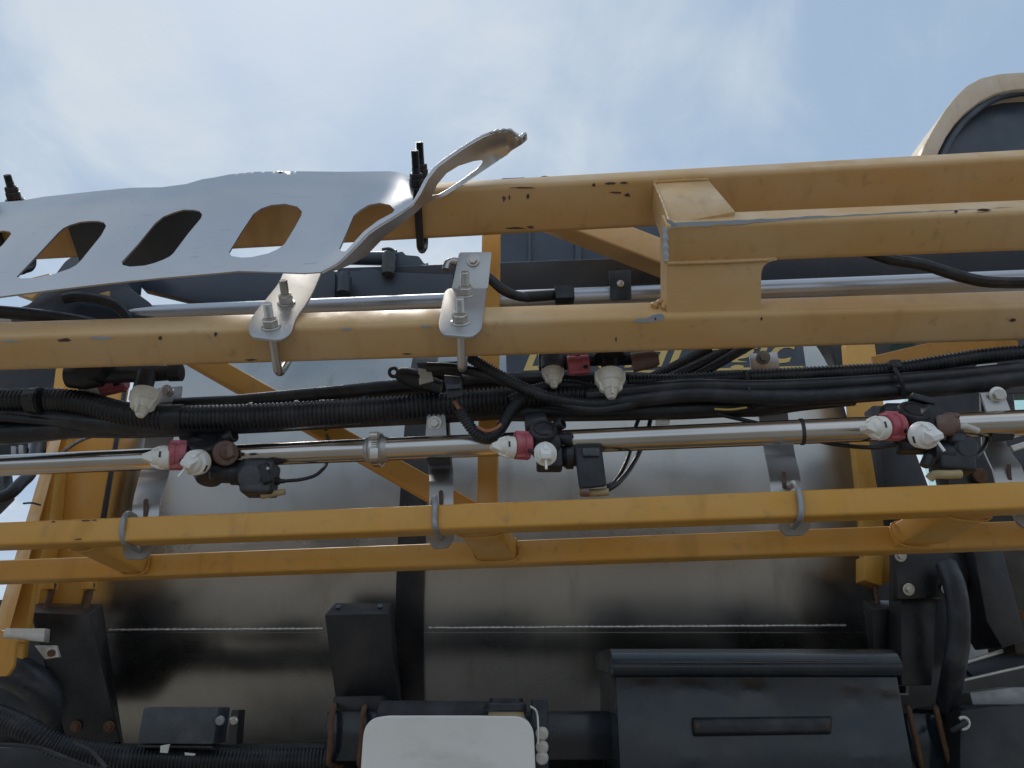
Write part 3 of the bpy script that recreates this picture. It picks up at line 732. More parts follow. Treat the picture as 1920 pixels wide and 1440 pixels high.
def hub(parent, c_, r, ln, tilt=.25):
    ax = Vector((0, -1, tilt)).normalized()
    g_ = G(); g_.add(lathe_vf(c_ - ax * ln, ax, [(0, r * .8), (.004, r * .92), (ln * .5, r * .95), (ln * .55, r * 1.04), (ln * .95, r * 1.04), (ln, r * .96), (ln + .0003, r * .72), (ln - .0012, r * .70), (ln - .0012, r * .64), (ln + .0004, r * .62), (ln + .0004, .0005)], 32))
    return g_.build('turret_hub', BLKP, parent, ang=35)
def outlet(parent, a, b, r, name='outlet_stub', m=None):
    d = b - a; ln = d.length
    lathe(name, a, d, [(0, r), (ln * .62, r), (ln * .64, r * 1.16), (ln * .96, r * 1.16), (ln, r * 1.02), (ln + .0002, r * .75), (ln - .006, r * .7)], m or BLKP, parent, 20)
NG = 'nozzle bodies on the polished spray pipe'
# --- first
Y0 = 1.115; k = unit(390, 850, Y0)
n1 = thing('nozzle_body', 'first nozzle body from the left with red collar, white caps and brown cap', 'nozzle', V(390, 870, Y0), NG)
Q = lambda x, y, d=0.: V(x, y, Y0 + d)
hub(n1, Q(386, 826, -.02), 30 * k, .05, .8)
g_ = G(); g_.add(lathe_vf(Q(388, 850, .03), CT, [(0, 34*k), (.03, 34*k), (.045, 30*k), (.05, 22*k)], 28)); g_.add(lathe_vf(Q(398, 870, .02), Vector((.05, -.3, -1)), [(0, 30*k), (.02, 30*k), (.03, 22*k)], 24))
g_.add(lathe_vf(Q(340, 815, .02), Vector((1, 0, .1)), [(0, 14*k), (.02, 18*k), (.05, 18*k)], 16)); g_.build('body', BLKP, n1)
collar(n1, Q(352, 854, -.012), Vector((-1, -.25, -.06)), 24*k, 32*k, RED)
nozzle_cap(n1, Q(320, 858, -.02), Vector((-1, -.3, -.08)), 21.5*k, CREAM, False)
nozzle_cap(n1, Q(374, 866, -.035), Vector((-.1, -1, -.38)), 23*k, WHITE, roll=Vector((.5, 0, 1)))
outlet(n1, Q(405, 832, -.0), Q(440, 815, -.012), 11*k)
lathe('brown_cap', Q(420, 851, -.02), Vector((.75, -1, -.1)), [(0, 21*k), (.003, 23*k), (12*k, 23*k), (14*k, 21*k), (15*k, 14*k), (24*k, 12*k), (25*k, 8*k)], BROWN, n1, 24)
mk('cap_rib', *box_vf(Q(434, 846, -.047), Vector((.8, -.4, .2)).normalized(), Vector((.2, .1, -1)).normalized(), Vector((.4, .8, .1)).normalized(), 14*k, 22*k, 10*k, .0015), BROWN, n1)
g_ = G(); g_.add(lathe_vf(Q(396, 886, .0), Vector((1, 0, -.03)), [(0, 14*k), (6*k, 19*k), (40*k, 19*k), (40*k, 22*k), (58*k, 22*k), (58*k, 27*k), (74*k, 27*k)], 24)); g_.build('valve_stem', BLKP, n1)
g_ = G(); g_.add(box_vf(Q(488, 898, .0), Vector((1, 0, -.04)).normalized(), Vector((0, 1, 0)), Vector((.04, 0, 1)).normalized(), 58*k, 52*k, 62*k, 8*k, 3)); g_.add(lathe_vf(Q(475, 893, -.01), CT, [(0, 24*k), (14*k, 24*k), (19*k, 20*k)], 24))
so_ = g_.build('solenoid', SOLEN, n1)
mk('connector_block', *box_vf(Q(498, 888, -.024), Vector((.9, 0, .3)).normalized(), Vector((0, 1, 0)), Vector((-.3, 0, .9)).normalized(), 18*k, 14*k, 38*k, 3*k, 2), BLKP, so_)
rod('screw_pin', [Q(502, 878, -.028), Q(502, 878, -.036)], .0025, ZINC, so_, 8, .004, True)
mk('solenoid_base', *box_vf(Q(487, 921, .0), Vector((1, 0, 0)), Vector((0, 1, 0)), Vector((0, 0, 1)), 56*k, 46*k, 16*k, 4*k, 2), BLKP, so_)
rod('drain_plug', [Q(490, 930, -.004), Q(515, 925, -.004), Q(534, 922, -.004)], 6*k, TANP, n1, 14, .01, True)
rod('solenoid_cable', [Q(515, 902), Q(530, 902), Q(545, 901), Q(565, 899), Q(590, 892), Q(605, 880), Q(613, 866, .03), Q(616, 835, .06), Q(612, 808, .07), Q(606, 795, .05)], .0028, BLKH, n1, 8)
lathe('cable_gland', Q(516, 902), Vector((1, 0, 0)), [(0, 7*k), (8*k, 7*k), (9*k, 5*k), (18*k, 4*k)], BLKP, n1, 12)
# --- second
Y0 = 1.03; k = unit(1015, 830, Y0)
n2 = thing('nozzle_body', 'middle nozzle body with red collar and tall black solenoid', 'nozzle', V(1020, 860, Y0), NG)
Q = lambda x, y, d=0.: V(x, y, Y0 + d)
h2 = hub(n2, Q(1019, 804, -.02), 26 * k, .045, .55)
hn = Vector((0, -1, .55)).normalized(); hv = hn.cross(Vector((1, 0, 0))).normalized()
if hv.z < 0: hv = -hv
em = G()
for dx_, dz_, wx in ((0, 4, 4), (-3, 0.5, 6), (4, .5, 5), (0, -3, 16)): em.add(box_vf(Q(1019, 804, -.02) + hn * .0006 + Vector((1, 0, 0)) * dx_ * k + hv * dz_ * k, Vector((1, 0, 0)), hv, hn, wx * k, 2.2 * k, .0008, 0))
em.build('embossed_mark', SOLEN, h2)
g_ = G(); g_.add(lathe_vf(Q(1022, 832, .03), CT, [(0, 30*k), (.035, 30*k), (.05, 26*k), (.053, 20*k)], 28)); g_.add(box_vf(Q(1030, 862, .0), Vector((1, 0, 0)), Vector((0, 1, 0)), Vector((0, 0, 1)), 48*k, 40*k, 40*k, 5*k, 3))
g_.add(lathe_vf(Q(985, 800, .02), Vector((1, 0, .1)), [(0, 22*k), (.02, 26*k), (.03, 26*k)], 18)); g_.build('body', BLKP, n2)
collar(n2, Q(994, 836, -.012), Vector((-1, -.28, -.02)), 23*k, 31*k, RED)
nozzle_cap(n2, Q(964, 839, -.02), Vector((-1, -.3, -.04)), 20*k, CREAM, False)
nozzle_cap(n2, Q(1022, 850, -.04), Vector((.0, -1, -.42)), 21*k, WHITE)
outlet(n2, Q(1030, 805, .0), Q(1056, 793, -.015), 9.5*k)
outlet(n2, Q(1040, 822, -.005), Q(1073, 824, -.012), 11*k)
lathe('valve_stem', Q(1050, 856, .005), Vector((1, 0, .02)), [(0, 16*k), (6*k, 19*k), (12*k, 24*k), (24*k, 24*k), (24*k, 19*k), (40*k, 19*k)], BLKP, n2, 24)
so_ = mk('solenoid', *hexa_vf([V(a, b_, Y0 - .02) for a, b_ in ((1076, 836), (1128, 838), (1138, 912), (1086, 918))], [V(a, b_, Y0 + .03) for a, b_ in ((1076, 838), (1128, 840), (1138, 912), (1086, 918))], 6*k, 3), BLKP, n2, ang=30)
mk('solenoid_cap', *box_vf(Q(1108, 848, -.022), Vector((1, 0, 0)), Vector((0, 1, 0)), Vector((0, 0, 1)), 32*k, 8*k, 16*k, 3*k, 2), SOLEN, so_)
rod('drain_plug', [Q(1092, 924, -.004), Q(1120, 924, -.004), Q(1141, 922, -.004)], 7*k, TANP, n2, 14, .01, True)
lathe('drain_cap', Q(1087, 922, -.012), Vector((1, 0, 0)), [(0, 7*k), (2*k, 9*k), (16*k, 9*k), (18*k, 7*k)], BROWN, n2, 14)
rod('solenoid_cable', [Q(1138, 912), Q(1150, 906), Q(1165, 885, .02), Q(1180, 850, .05), Q(1192, 800, .07), Q(1203, 775, .07)], .0032, BLKH, n2, 8)
rod('solenoid_cable', [Q(1140, 918), Q(1158, 906), Q(1180, 880, .02), Q(1200, 845, .05), Q(1215, 805, .07), Q(1222, 775, .07)], .0036, BLKH, n2, 8)
# --- third
Y0 = .945; k = unit(1710, 800, Y0)
n3 = thing('nozzle_body', 'rightmost nozzle body with grey solenoid in front of the tinted glass', 'nozzle', V(1710, 830, Y0), NG)
Q = lambda x, y, d=0.: V(x, y, Y0 + d)
hub(n3, Q(1716, 768, -.015), 29 * k, .05, .7)
g_ = G(); g_.add(lathe_vf(Q(1716, 795, .03), CT, [(0, 36*k), (.035, 36*k), (.05, 30*k), (.053, 20*k)], 28)); g_.add(box_vf(Q(1715, 830, .02), Vector((1, 0, 0)), Vector((0, 1, 0)), Vector((0, 0, 1)), 64*k, 36*k, 40*k, 5*k, 3))
g_.add(lathe_vf(Q(1655, 775, .02), Vector((1, 0, .0)), [(0, 14*k), (.006, 20*k), (.05, 20*k)], 18)); g_.add(box_vf(Q(1728, 750, .0), Vector((1, 0, -.3)).normalized(), Vector((0, 1, 0)), Vector((.3, 0, 1)).normalized(), 44*k, 20*k, 14*k, 3*k)); g_.build('body', BLKP, n3)
collar(n3, Q(1686, 799, -.012), Vector((-1, -.3, -.1)), 24*k, 33*k, RED)
nozzle_cap(n3, Q(1655, 803, -.02), Vector((-1, -.42, -.12)), 22*k, CREAM, False)
nozzle_cap(n3, Q(1724, 815, -.035), Vector((.12, -1, -.42)), 24*k, WHITE, roll=Vector((-.35, 0, 1)))
g_ = G(); g_.add(lathe_vf(Q(1752, 797, -.01), Vector((1, -.3, -.03)), [(0, 21*k), (3*k, 23*k), (30*k, 22*k), (31*k, 17*k), (40*k, 14*k)], 24)); g_.add(box_vf(Q(1778, 780, -.02), Vector((1, -.3, -.1)).normalized(), Vector((.3, 1, 0)).normalized(), Vector((0, 0, 1)), 36*k, 12*k, 8*k, .001)); g_.build('brown_cap', BROWN, n3)
rod('clear_tube', [Q(1792, 800, -.02), Q(1810, 799, -.02), Q(1833, 808, -.015)], 6*k, TAPE, n3, 12, .01)
g_ = G(); g_.add(box_vf(Q(1784, 868, .01), Vector((1, 0, -.1)).normalized(), Vector((0, 1, 0)), Vector((.1, 0, 1)).normalized(), 66*k, 50*k, 40*k, 6*k, 3)); g_.add(lathe_vf(Q(1744, 850, .01), Vector((1, 0, -.1)), [(0, 24*k), (8*k, 27*k), (34*k, 27*k)], 22)); g_.build('valve_stem', BLKP, n3)
g_ = G(); g_.add(lathe_vf(Q(1797, 838, .01), CT, [(0, 22*k), (26*k, 22*k), (32*k, 17*k)], 24)); g_.add(box_vf(Q(1793, 822, -.005), Vector((1, 0, -.2)).normalized(), Vector((0, 1, 0)), Vector((.2, 0, 1)).normalized(), 28*k, 26*k, 22*k, 5*k, 3)); g_.build('solenoid', SOLEN, n3)
rod('drain_plug', [Q(1742, 898, .005), Q(1752, 890, .0), Q(1775, 890, -.004), Q(1801, 889, -.004)], 8*k, TANP, n3, 14, .006)
lathe('drain_cap', Q(1733, 874, -.002), Vector((.45, 0, .7)), [(0, 8*k), (3*k, 9*k), (22*k, 9*k), (24*k, 7*k)], BLKP, n3, 14)
rod('solenoid_cable', [Q(1812, 862), Q(1830, 855), Q(1846, 835, .02), Q(1850, 800, .04)], .0032, BLKH, n3, 8)
rod('solenoid_cable', [Q(1680, 834, .02), Q(1640, 839, .03), Q(1590, 836, .06), Q(1540, 828, .08), Q(1480, 808, .09), Q(1340, 775, .1)], .003, BLKH, n3, 8)

# --- nozzle bodies of the upper pipe, seen under the pale upper tube
NG2 = 'nozzle bodies hanging under the upper tube'
Y0 = 1.07; k = unit(270, 730, Y0); Q = lambda x, y, d=0.: V(x, y, Y0 + d)
n4 = thing('nozzle_body', 'stained cream nozzle hanging under the upper tube at the left', 'nozzle', V(275, 790, Y0), NG2)
g_ = G(); g_.add(lathe_vf(Q(130, 704, .02), Vector((1, 0, .03)), [(0, 24*k), (30*k, 28*k), (60*k, 24*k), (62*k, 17*k), (150*k, 17*k), (190*k, 15*k), (192*k, 17*k), (215*k, 17*k), (216*k, 13*k)], 22)); g_.add(lathe_vf(Q(275, 700, .0), Vector((0, -.1, -1)), [(0, 18*k), (45*k, 17*k)], 20)); g_.add(lathe_vf(Q(200, 690, .03), CT, [(0, 30*k), (.05, 26*k)], 20)); g_.build('body', BLKP, n4)
def longcap(parent, P0, ax, r, m):
    ax = ax.normalized(); s = Vector((1, 0, 0)); s = (s - ax * s.dot(ax)).normalized(); t = ax.cross(s); g_ = G()
    g_.add(lathe_vf(P0, ax, [(0, r * .96), (r * .06, r), (r * .85, r * .96), (r * .95, r * .8), (r * 1.5, r * .66), (r * 1.55, r * .55), (r * 2.0, r * .35), (r * 2.15, r * .25)], 24))
    for k_ in (-1, 1): g_.add(prism_vf([P0 + s * (k_ * r * a) + ax * (r * b_) - t * r * .3 for a, b_ in ((.7, .0), (1.1, .05), (1.08, .8), (.85, 1.15), (.8, 1.5), (.5, 1.7), (.5, 1.0))], t * r * .6, r * .05, 1))
    g_.add(box_vf(P0 + ax * r * 1.2 - t * r * .0 + CT * r * .75, ax, t, s, r * 1.2, r * .3, r * .14, r * .03))
    return g_.build('nozzle_cap', m, parent, ang=32)
longcap(n4, Q(275, 733, .0), Vector((.0, -.12, -1)), 25*k, OLDCR)
collar(n4, Q(236, 712, .05), Vector((-1, 0, -.25)), 20*k, 50*k, RED)
longcap(n4, Q(190, 722, .05), Vector((-1, 0, -.28)), 20*k, OLDCR)
Y0 = 1.03; k = unit(1140, 700, Y0); Q = lambda x, y, d=0.: V(x, y, Y0 + d)
n5 = thing('nozzle_body', 'stained cream nozzle hanging in front of the dark lettered decal', 'nozzle', V(1143, 750, Y0), NG2)
g_ = G(); g_.add(lathe_vf(Q(1010, 676, .03), Vector((1, 0, .03)), [(0, 20*k), (60*k, 20*k), (62*k, 14*k), (200*k, 14*k)], 20)); g_.add(lathe_vf(Q(1142, 660, .0), Vector((0, -.1, -1)), [(0, 30*k), (12*k, 30*k), (18*k, 17*k), (45*k, 16*k)], 22)); g_.build('body', BLKP, n5)
longcap(n5, Q(1143, 698, .0), Vector((.0, -.12, -1)), 26*k, OLDCR)
collar(n5, Q(1104, 682, .0), Vector((-1, 0, -.08)), 18*k, 40*k, RED)
lathe('grey_cap', Q(1035, 672, .01), Vector((.02, -.1, -1)), [(0, 22*k), (22*k, 22*k), (26*k, 18*k)], SOLEN, n5, 20)
longcap(n5, Q(1036, 690, .008), Vector((.05, 0, -1)), 19*k, OLDCR)
lathe('brown_cap', Q(1185, 680, .0), Vector((1, -.2, .1)), [(0, 19*k), (40*k, 17*k), (50*k, 12*k)], BROWN, n5, 18)

# ================================================================== HOSES
HG = 'black hoses and cables of the boom'
def H(pts, Y0, Y1=None):
    x0, x1 = pts[0][0], pts[-1][0]; Y1 = Y0 if Y1 is None else Y1
    o = [V(p[0], p[1], lerp(Y0, Y1, (p[0]-x0) / (x1-x0)) + (p[2] if len(p) > 2 else 0)) for p in pts]
    if x0 < -50: o = [o[0] + (o[0] - o[1]).normalized() * .5] + o
    if x1 > 1950: o = o + [o[-1] + (o[-1] - o[-2]).normalized() * .5]
    return o
hc = thing('ribbed_hose', 'thick black ribbed conduit running across the left half under the upper tube', 'hose', V(420, 790, 1.1), HG)
hp = H([(-110, 752), (0, 752), (100, 751), (160, 757), (230, 775), (300, 782), (380, 783), (480, 780), (600, 774), (720, 766), (840, 757), (950, 748), (1060, 742), (1180, 738)], 1.12, 1.06)
corrugated('conduit', hp, .019, .0066, BLKH, hc, 16, .17)
def tie(parent, path_pt, path_dir, r, head=True):
    d = path_dir.normalized(); lathe('cable_tie', path_pt - d * .003, d, [(0, r), (.0004, r * 1.05), (.0056, r * 1.05), (.006, r)], BLKP, parent, 20)
    if head: mk('tie_head', *box_vf(path_pt + Vector((0, -r * 1.0, -r * .2)), d, Vector((0, 1, 0)), d.cross(Vector((0, 1, 0))), .007, .006, .009, .001), BLKP, parent)
for pa, pb in ((473, 780), (558, 776), (686, 768), (74, 751)):
    p = V(pa, pb, 1.10); tie(hc, p, Vector((1, -.03, .03)), .0198)
for pa, pb, w in ((320, 783, .03), (612, 773, .026), (66, 751, .02)):
    pth = [V(pa - 12, pb + .5, 1.10), V(pa + 12, pb - .5, 1.10)]
    lathe('tape_wrap', pth[0], pth[1] - pth[0], [(0, .019), (.0005, .0194), (w, .0194), (w + .0005, .019)], BLKH, hc, 22)
def hose(label, pts, r, Y0, Y1=None, rib=0, m=None, name='hose', ties=()):
    p = H(pts, Y0, Y1)
    o = corrugated('ribbed_hose' if rib else name, p, r, rib, m or BLKH, None, 12) if rib else rod(name, p, r, m or BLKH, None, 12, .012)
    tag(o, label, 'hose', HG); return o
hose('smooth black hose rising behind the ribbed conduit towards the middle', [(330, 762), (430, 757), (540, 747), (640, 738), (740, 728), (840, 720), (950, 714), (1080, 712), (1200, 714), (1330, 722)], .0135, 1.14, 1.09)
hose('smooth black hose sagging below the ribbed conduit at the left edge', [(-110, 776), (0, 776), (90, 782), (180, 792), (280, 797), (380, 797), (500, 792), (640, 784), (800, 776), (940, 768), (1080, 765)], .0155, 1.13, 1.08)
hose('thick black hose lowest in the bundle at the left edge', [(-110, 812), (0, 812), (70, 808), (150, 800), (250, 800), (340, 797)], .018, 1.14, 1.13)
hose('thin black cable lying between the two lower hoses at the left edge', [(-110, 786), (0, 783), (40, 786), (110, 791), (230, 800)], .006, 1.10, 1.12)
hose('black ribbed conduit highest in the bundle at the right edge', [(1180, 716), (1300, 712), (1400, 707), (1500, 702), (1600, 697), (1680, 692), (1760, 680), (1840, 668), (1920, 661), (2010, 657)], .011, 1.05, .96, .0052)
ho = hose('smooth black hose second from top of the bundle at the right edge', [(1100, 742), (1200, 730), (1300, 722), (1420, 724), (1540, 720), (1660, 713), (1800, 702), (1920, 690), (2010, 682)], .009, 1.04, .95)
hose('thick smooth black hose third from top of the bundle at the right edge', [(1080, 765), (1200, 748), (1300, 738), (1400, 742), (1500, 744), (1600, 739), (1700, 731), (1800, 722), (1920, 709), (2010, 700)], .0125, 1.05, .95)
hose('thick black hose lowest in the bundle right of the middle nozzle', [(960, 772), (1060, 772), (1180, 770), (1280, 768), (1360, 764), (1430, 762), (1500, 752), (1600, 742)], .0145, 1.08, 1.03)
hose('thin black cable above the hoses at the right edge', [(1500, 712), (1700, 706), (1820, 690), (1920, 679), (2000, 674)], .005, 1.02, .96)
hose('black ribbed conduit sagging from the U-bolt to the decal lettering', [(868, 660), (890, 676), (930, 700), (975, 724), (1020, 742), (1070, 753), (1120, 757), (1170, 748), (1220, 727), (1290, 694), (1352, 664), (1400, 640)], .0085, 1.02, 1.05, .0042)
hose('black cable sagging beside the ribbed conduit under the hanging cream nozzle', [(800, 688), (850, 690), (900, 700), (960, 720), (1020, 745), (1080, 765), (1130, 768), (1190, 756), (1250, 730), (1310, 702), (1375, 665), (1410, 645)], .0072, 1.03, 1.04, 0)
hose('black ribbed conduit looping up behind the hanging cream nozzle', [(955, 752), (990, 735), (1020, 726), (1050, 722), (1085, 724), (1120, 732), (1170, 730), (1240, 700), (1300, 670), (1330, 655)], .0085, 1.05, 1.07, .0042)
hw = thing('ribbed_hose', 'short black ribbed conduit hooking down to the left of the middle nozzle', 'hose', V(910, 825, 1.03), HG)
corrugated('conduit', H([(862, 768), (875, 790), (892, 812), (912, 822), (932, 812), (946, 792), (960, 768), (985, 742)], 1.02, 1.05), .0085, .0042, BLKH, hw, 12)
rod('copper_wire', H([(895, 800), (912, 808), (930, 803), (940, 795)], 1.012), .0022, COPP, hw, 6)
rod('connector_wire', H([(852, 752), (860, 765), (870, 782)], 1.02), .003, COPP, hw, 6)
# tie heads on the right bundle
bt = thing('cable_tie', 'black cable tie with square head round the right hose bundle', 'cable tie', V(1680, 720, 1.0), 'cable ties round the hoses')
mk('tie_head', *box_vf(V(1677, 684, .975), Vector((1, 0, 0)), Vector((0, 1, 0)), Vector((0, 0, 1)), .015, .012, .012, .002), BLKP, bt)
rod('tie_strap', [V(1678, 690, .968), V(1686, 706, .962), V(1692, 722, .966), V(1695, 745, .975)], .003, BLKP, bt, 6)
bt = rod('cable_tie', [V(1398, 696, 1.02), V(1402, 712, 1.008), V(1404, 728, 1.005), V(1410, 745, 1.01), V(1412, 770, 1.04)], .003, BLKP, None, 6)
tag(bt, 'thin black cable tie round the hoses below the bolted plate', 'cable tie', 'cable ties round the hoses')
# hanging connectors
ec = thing('wire_connector', 'grey wire connector hanging from the conduit beside the U-bolt', 'connector', V(850, 750, 1.0))
mk('housing', *hexa_vf([V(a, b_, .995) for a, b_ in ((832, 703), (865, 706), (869, 742), (838, 748))], [V(a, b_, 1.02) for a, b_ in ((832, 703), (865, 706), (869, 742), (838, 748))], .002), BLKP, ec, ang=30)
mk('latch', *hexa_vf([V(a, b_, .99) for a, b_ in ((836, 720), (864, 720), (866, 728), (838, 730))], [V(a, b_, .995) for a, b_ in ((836, 720), (864, 720), (866, 728), (838, 730))], .001), SOLEN, ec, ang=30)
ec = thing('cable_boot', 'black ring-ended cable boot with white label in front of the tank', 'connector', V(770, 715, 1.06))
lathe('boot', V(745, 700, 1.059), Vector((1, 0, -.35)), [(0, .008), (.006, .012), (.014, .014), (.03, .0155), (.05, .012), (.07, .011)], BLKP, ec, 18)
rod('eyelet', [V(738 + 8*math.cos(a), 698 - 8*math.sin(a), 1.058) for a in [6.2832*i/16 for i in range(17)]], .0028, BLKP, ec, 8, .003, True)
pxplate('label', [(784, 690), (808, 694), (813, 714), (786, 721)], 1.045, TAPE, ec, .002, 0)
pxplate('dark_pad', [(780, 680), (865, 676), (866, 706), (790, 706)], 1.08, BLKPNT, ec, .02, .002)
tp = pxplate('white_tag', [(1233, 762), (1258, 760), (1256, 795), (1229, 797)], 1.06, TAPE, None, .003, .0006, 3); tag(tp, 'small cream tag hanging on the spray pipe right of the middle nozzle', 'tag')
tp = pxplate('white_tag', [(1830, 684), (1870, 680), (1873, 690), (1833, 693)], .965, TAPE, None, .003, .0006, 3); tag(tp, 'small white clip among the hoses at the right edge', 'clip')
yw = rod('thin_wire', H([(1340, 767), (1370, 768), (1400, 764)], 1.02), .0016, DECY, None, 6); tag(yw, 'short yellow wire showing under the hose bundle', 'wire')

# ================================================================== DARK THINGS BEHIND THE UPPER BOOM
rl = thing('black_rail', 'black rail with a bright top edge behind the aluminium pipe', 'rail', V(1300, 520, 1.3))
R1 = Member(640, 536, 1.33, 2040, 490, 1.22)
beam('rail_tube', R1.A, R1.B, .05, .062, CABIN, rl, R(20), .003)
va = thing('valve_manifold', 'black valve manifold silhouetted against the sky beside the curled plate', 'valve', V(760, 560, 1.28))
pxplate('manifold_block', [(625, 508), (672, 507), (680, 503), (700, 503), (715, 508), (800, 512), (850, 513), (850, 580), (610, 585)], 1.28, CABIN, va, .05, .003)
lathe('valve_body', V(618, 484, 1.3), Vector((1, 0, -.01)), [(0, .012), (.11, .014), (.112, .018), (.13, .018)], CABIN, va, 20)
pxplate('elbow', [(732, 476), (755, 471), (760, 478), (785, 480), (796, 495), (803, 492), (806, 512), (735, 512)], 1.3, CABIN, va, .04, .004, 4)
rod('lever', [V(716, 468, 1.27), V(728, 466, 1.27), V(738, 470, 1.27), V(742, 478, 1.27)], .003, CABIN, va, 8)
lathe('threaded_coupler', V(730, 476, 1.27), Vector((0, 0, -1)), [(0, .012), (.01, .014), (.02, .012), (.03, .014), (.045, .012)], SOLEN, va, 16)
lathe('fitting', V(648, 510, 1.26), Vector((0, 0, -1)), [(0, .008), (.012, .009), (.013, .013), (.045, .013)], CABIN, va, 16)
cbx = thing('cable', 'black cable curving from the steel bracket to a square connector', 'cable', V(950, 550, 1.05))
rod('cable_run', [V(862, 494, 1.03), V(885, 503, 1.02), (V(915, 520, 1.02)), V(945, 545, 1.03), V(975, 556, 1.05), V(1000, 557, 1.07), V(1030, 554, 1.08)], .0075, BLKH, cbx, 12)
mk('connector', *box_vf(V(1058, 553, 1.075), Vector((1, 0, .03)).normalized(), Vector((0, 1, 0)), Vector((-.03, 0, 1)).normalized(), .03, .025, .024, .002), BLKP, cbx)
rod('connector_sleeve', [V(985, 557, 1.06), V(1045, 553, 1.08)], .0085, BLKP, cbx, 12, .01, True)
rod('foil_wrap', [V(836, 506, 1.03), V(840, 494, 1.03), V(850, 490, 1.03), V(864, 493, 1.03), V(872, 500, 1.02)], .0065, SHEET, cbx, 10)
cl = thing('pipe_clamp', 'square black clamp on the aluminium pipe left of the gusset', 'clamp', V(1162, 560, 1.15))
mk('clamp_block', *hexa_vf([V(a, b_, 1.14) for a, b_ in ((1141, 508), (1183, 506), (1184, 562), (1145, 564))], [V(a, b_, 1.21) for a, b_ in ((1141, 508), (1183, 506), (1184, 562), (1145, 564))], .003), BLKP, cl, ang=30)
lathe('clamp_bolt', V(1163, 532, 1.139), CT, [(0, .006), (.002, .006), (.003, .004)], ZINC, cl, 12)
cr_ = hose('black hose lying on the aluminium pipe at the right edge', [(1590, 462), (1630, 474), (1672, 487), (1700, 491), (1740, 499), (1790, 515), (1840, 527), (1890, 530), (1960, 530)], .009, 1.06, 1.02)
fit = thing('hose_fitting', 'black hose fittings crowded under the left end of the guard plate', 'fitting', V(150, 590, 1.25))
pxplate('fitting_body', [(20, 582), (55, 570), (82, 545), (104, 514), (122, 490), (150, 470), (248, 468), (240, 538), (282, 568), (300, 594), (20, 604)], 1.2, CABIN, fit, .05, .004, 6)
pxplate('fitting_plate', [(266, 541), (258, 500), (425, 484), (462, 494), (628, 508), (628, 580), (370, 566)], 1.27, CABIN, fit, .02, .002, 3)
pxplate('fitting_tab', [(24, 548), (60, 520), (92, 512), (100, 520), (60, 560)], 1.34, YEL_GLARE, fit, .02, .002)
pxplate('fitting_tab', [(178, 552), (205, 545), (204, 560), (182, 564)], 1.195, YEL_GLARE, fit, .01, .001)
rod('fitting_hose', [V(-60, 582, 1.1), V(0, 585, 1.12), V(60, 590, 1.14), V(110, 596, 1.16), V(160, 604, 1.17), V(220, 620, 1.17)], .011, BLKH, fit, 12)
rod('fitting_hose', [V(120, 560, 1.18), V(150, 556, 1.18), V(205, 566, 1.18), V(235, 590, 1.19), V(250, 620, 1.2)], .009, BLKP, fit, 12)
# far cab body behind
cb_ = thing('machine_cab', 'dark machine cab with rounded yellow roof edge rising behind the boom', 'cab', V(1500, 700, 3.2))
oc = [(1722, 300), (1735, 268), (1748, 244), (1770, 208), (1790, 182), (1812, 160), (1840, 145), (1875, 137), (1920, 134), (2100, 132)]
ic = [(1755, 300), (1762, 282), (1775, 256), (1792, 231), (1812, 210), (1838, 190), (1868, 175), (1900, 168), (1930, 166), (2100, 164)]
fr = [V(a, b_, 3.2) for a, b_ in oc] + [V(a, b_, 3.2) for a, b_ in ic[::-1]]
v = []; f = []
n = len(oc)
for Y_, lst in ((3.2, oc), (3.7, oc), (3.7, ic), (3.2, ic)): v += [V(a, b_, 3.2) + Vector((0, Y_ - 3.2, 0)) for a, b_ in lst]
for i in range(n - 1):
    for k_ in range(4): f.append([k_*n+i, k_*n+i+1, ((k_+1) % 4)*n+i+1, ((k_+1) % 4)*n+i])
f += [[0, n, 2*n, 3*n], [n-1, 2*n-1, 3*n-1, 4*n-1]]
mk('roof_edge', *bevelled_vf(v, f, .012, 2), ROOF, cb_, ang=30)
rim = [V(a + 6, b_ + 7, 3.24) for a, b_ in ic]; rod('window_seal', rim, .02, CABIN, cb_, 10, .04)
mk('rear_window', *prism_vf([V(a, b_, 3.3) for a, b_ in ic] + [V(2100, 520, 3.3), V(1700, 520, 3.3)], Vector((0, .03, 0))), CABIN, cb_, flat=True)
pxplate('cab_body', [(938, 338), (940, 333), (985, 331), (990, 336), (1002, 334), (1020, 328), (1040, 331), (1046, 336), (1088, 331), (1094, 326), (1150, 323), (1160, 330), (1720, 300), (1990, 300), (1990, 640), (938, 640)], 3.0, CABIN, cb_, .4, .01)
for x0, x1 in ((990, 996), (1078, 1090)): pxplate('body_rib', [(x0, 360), (x1, 360), (x1, 600), (x0, 600)], 2.97, CABIN, cb_, .03, .004)
lathe('round_cover', V(1040, 520, 2.99), Vector((0, -1, 0)), [(0, .085), (.02, .08), (.03, .06)], CABIN, cb_, 24)

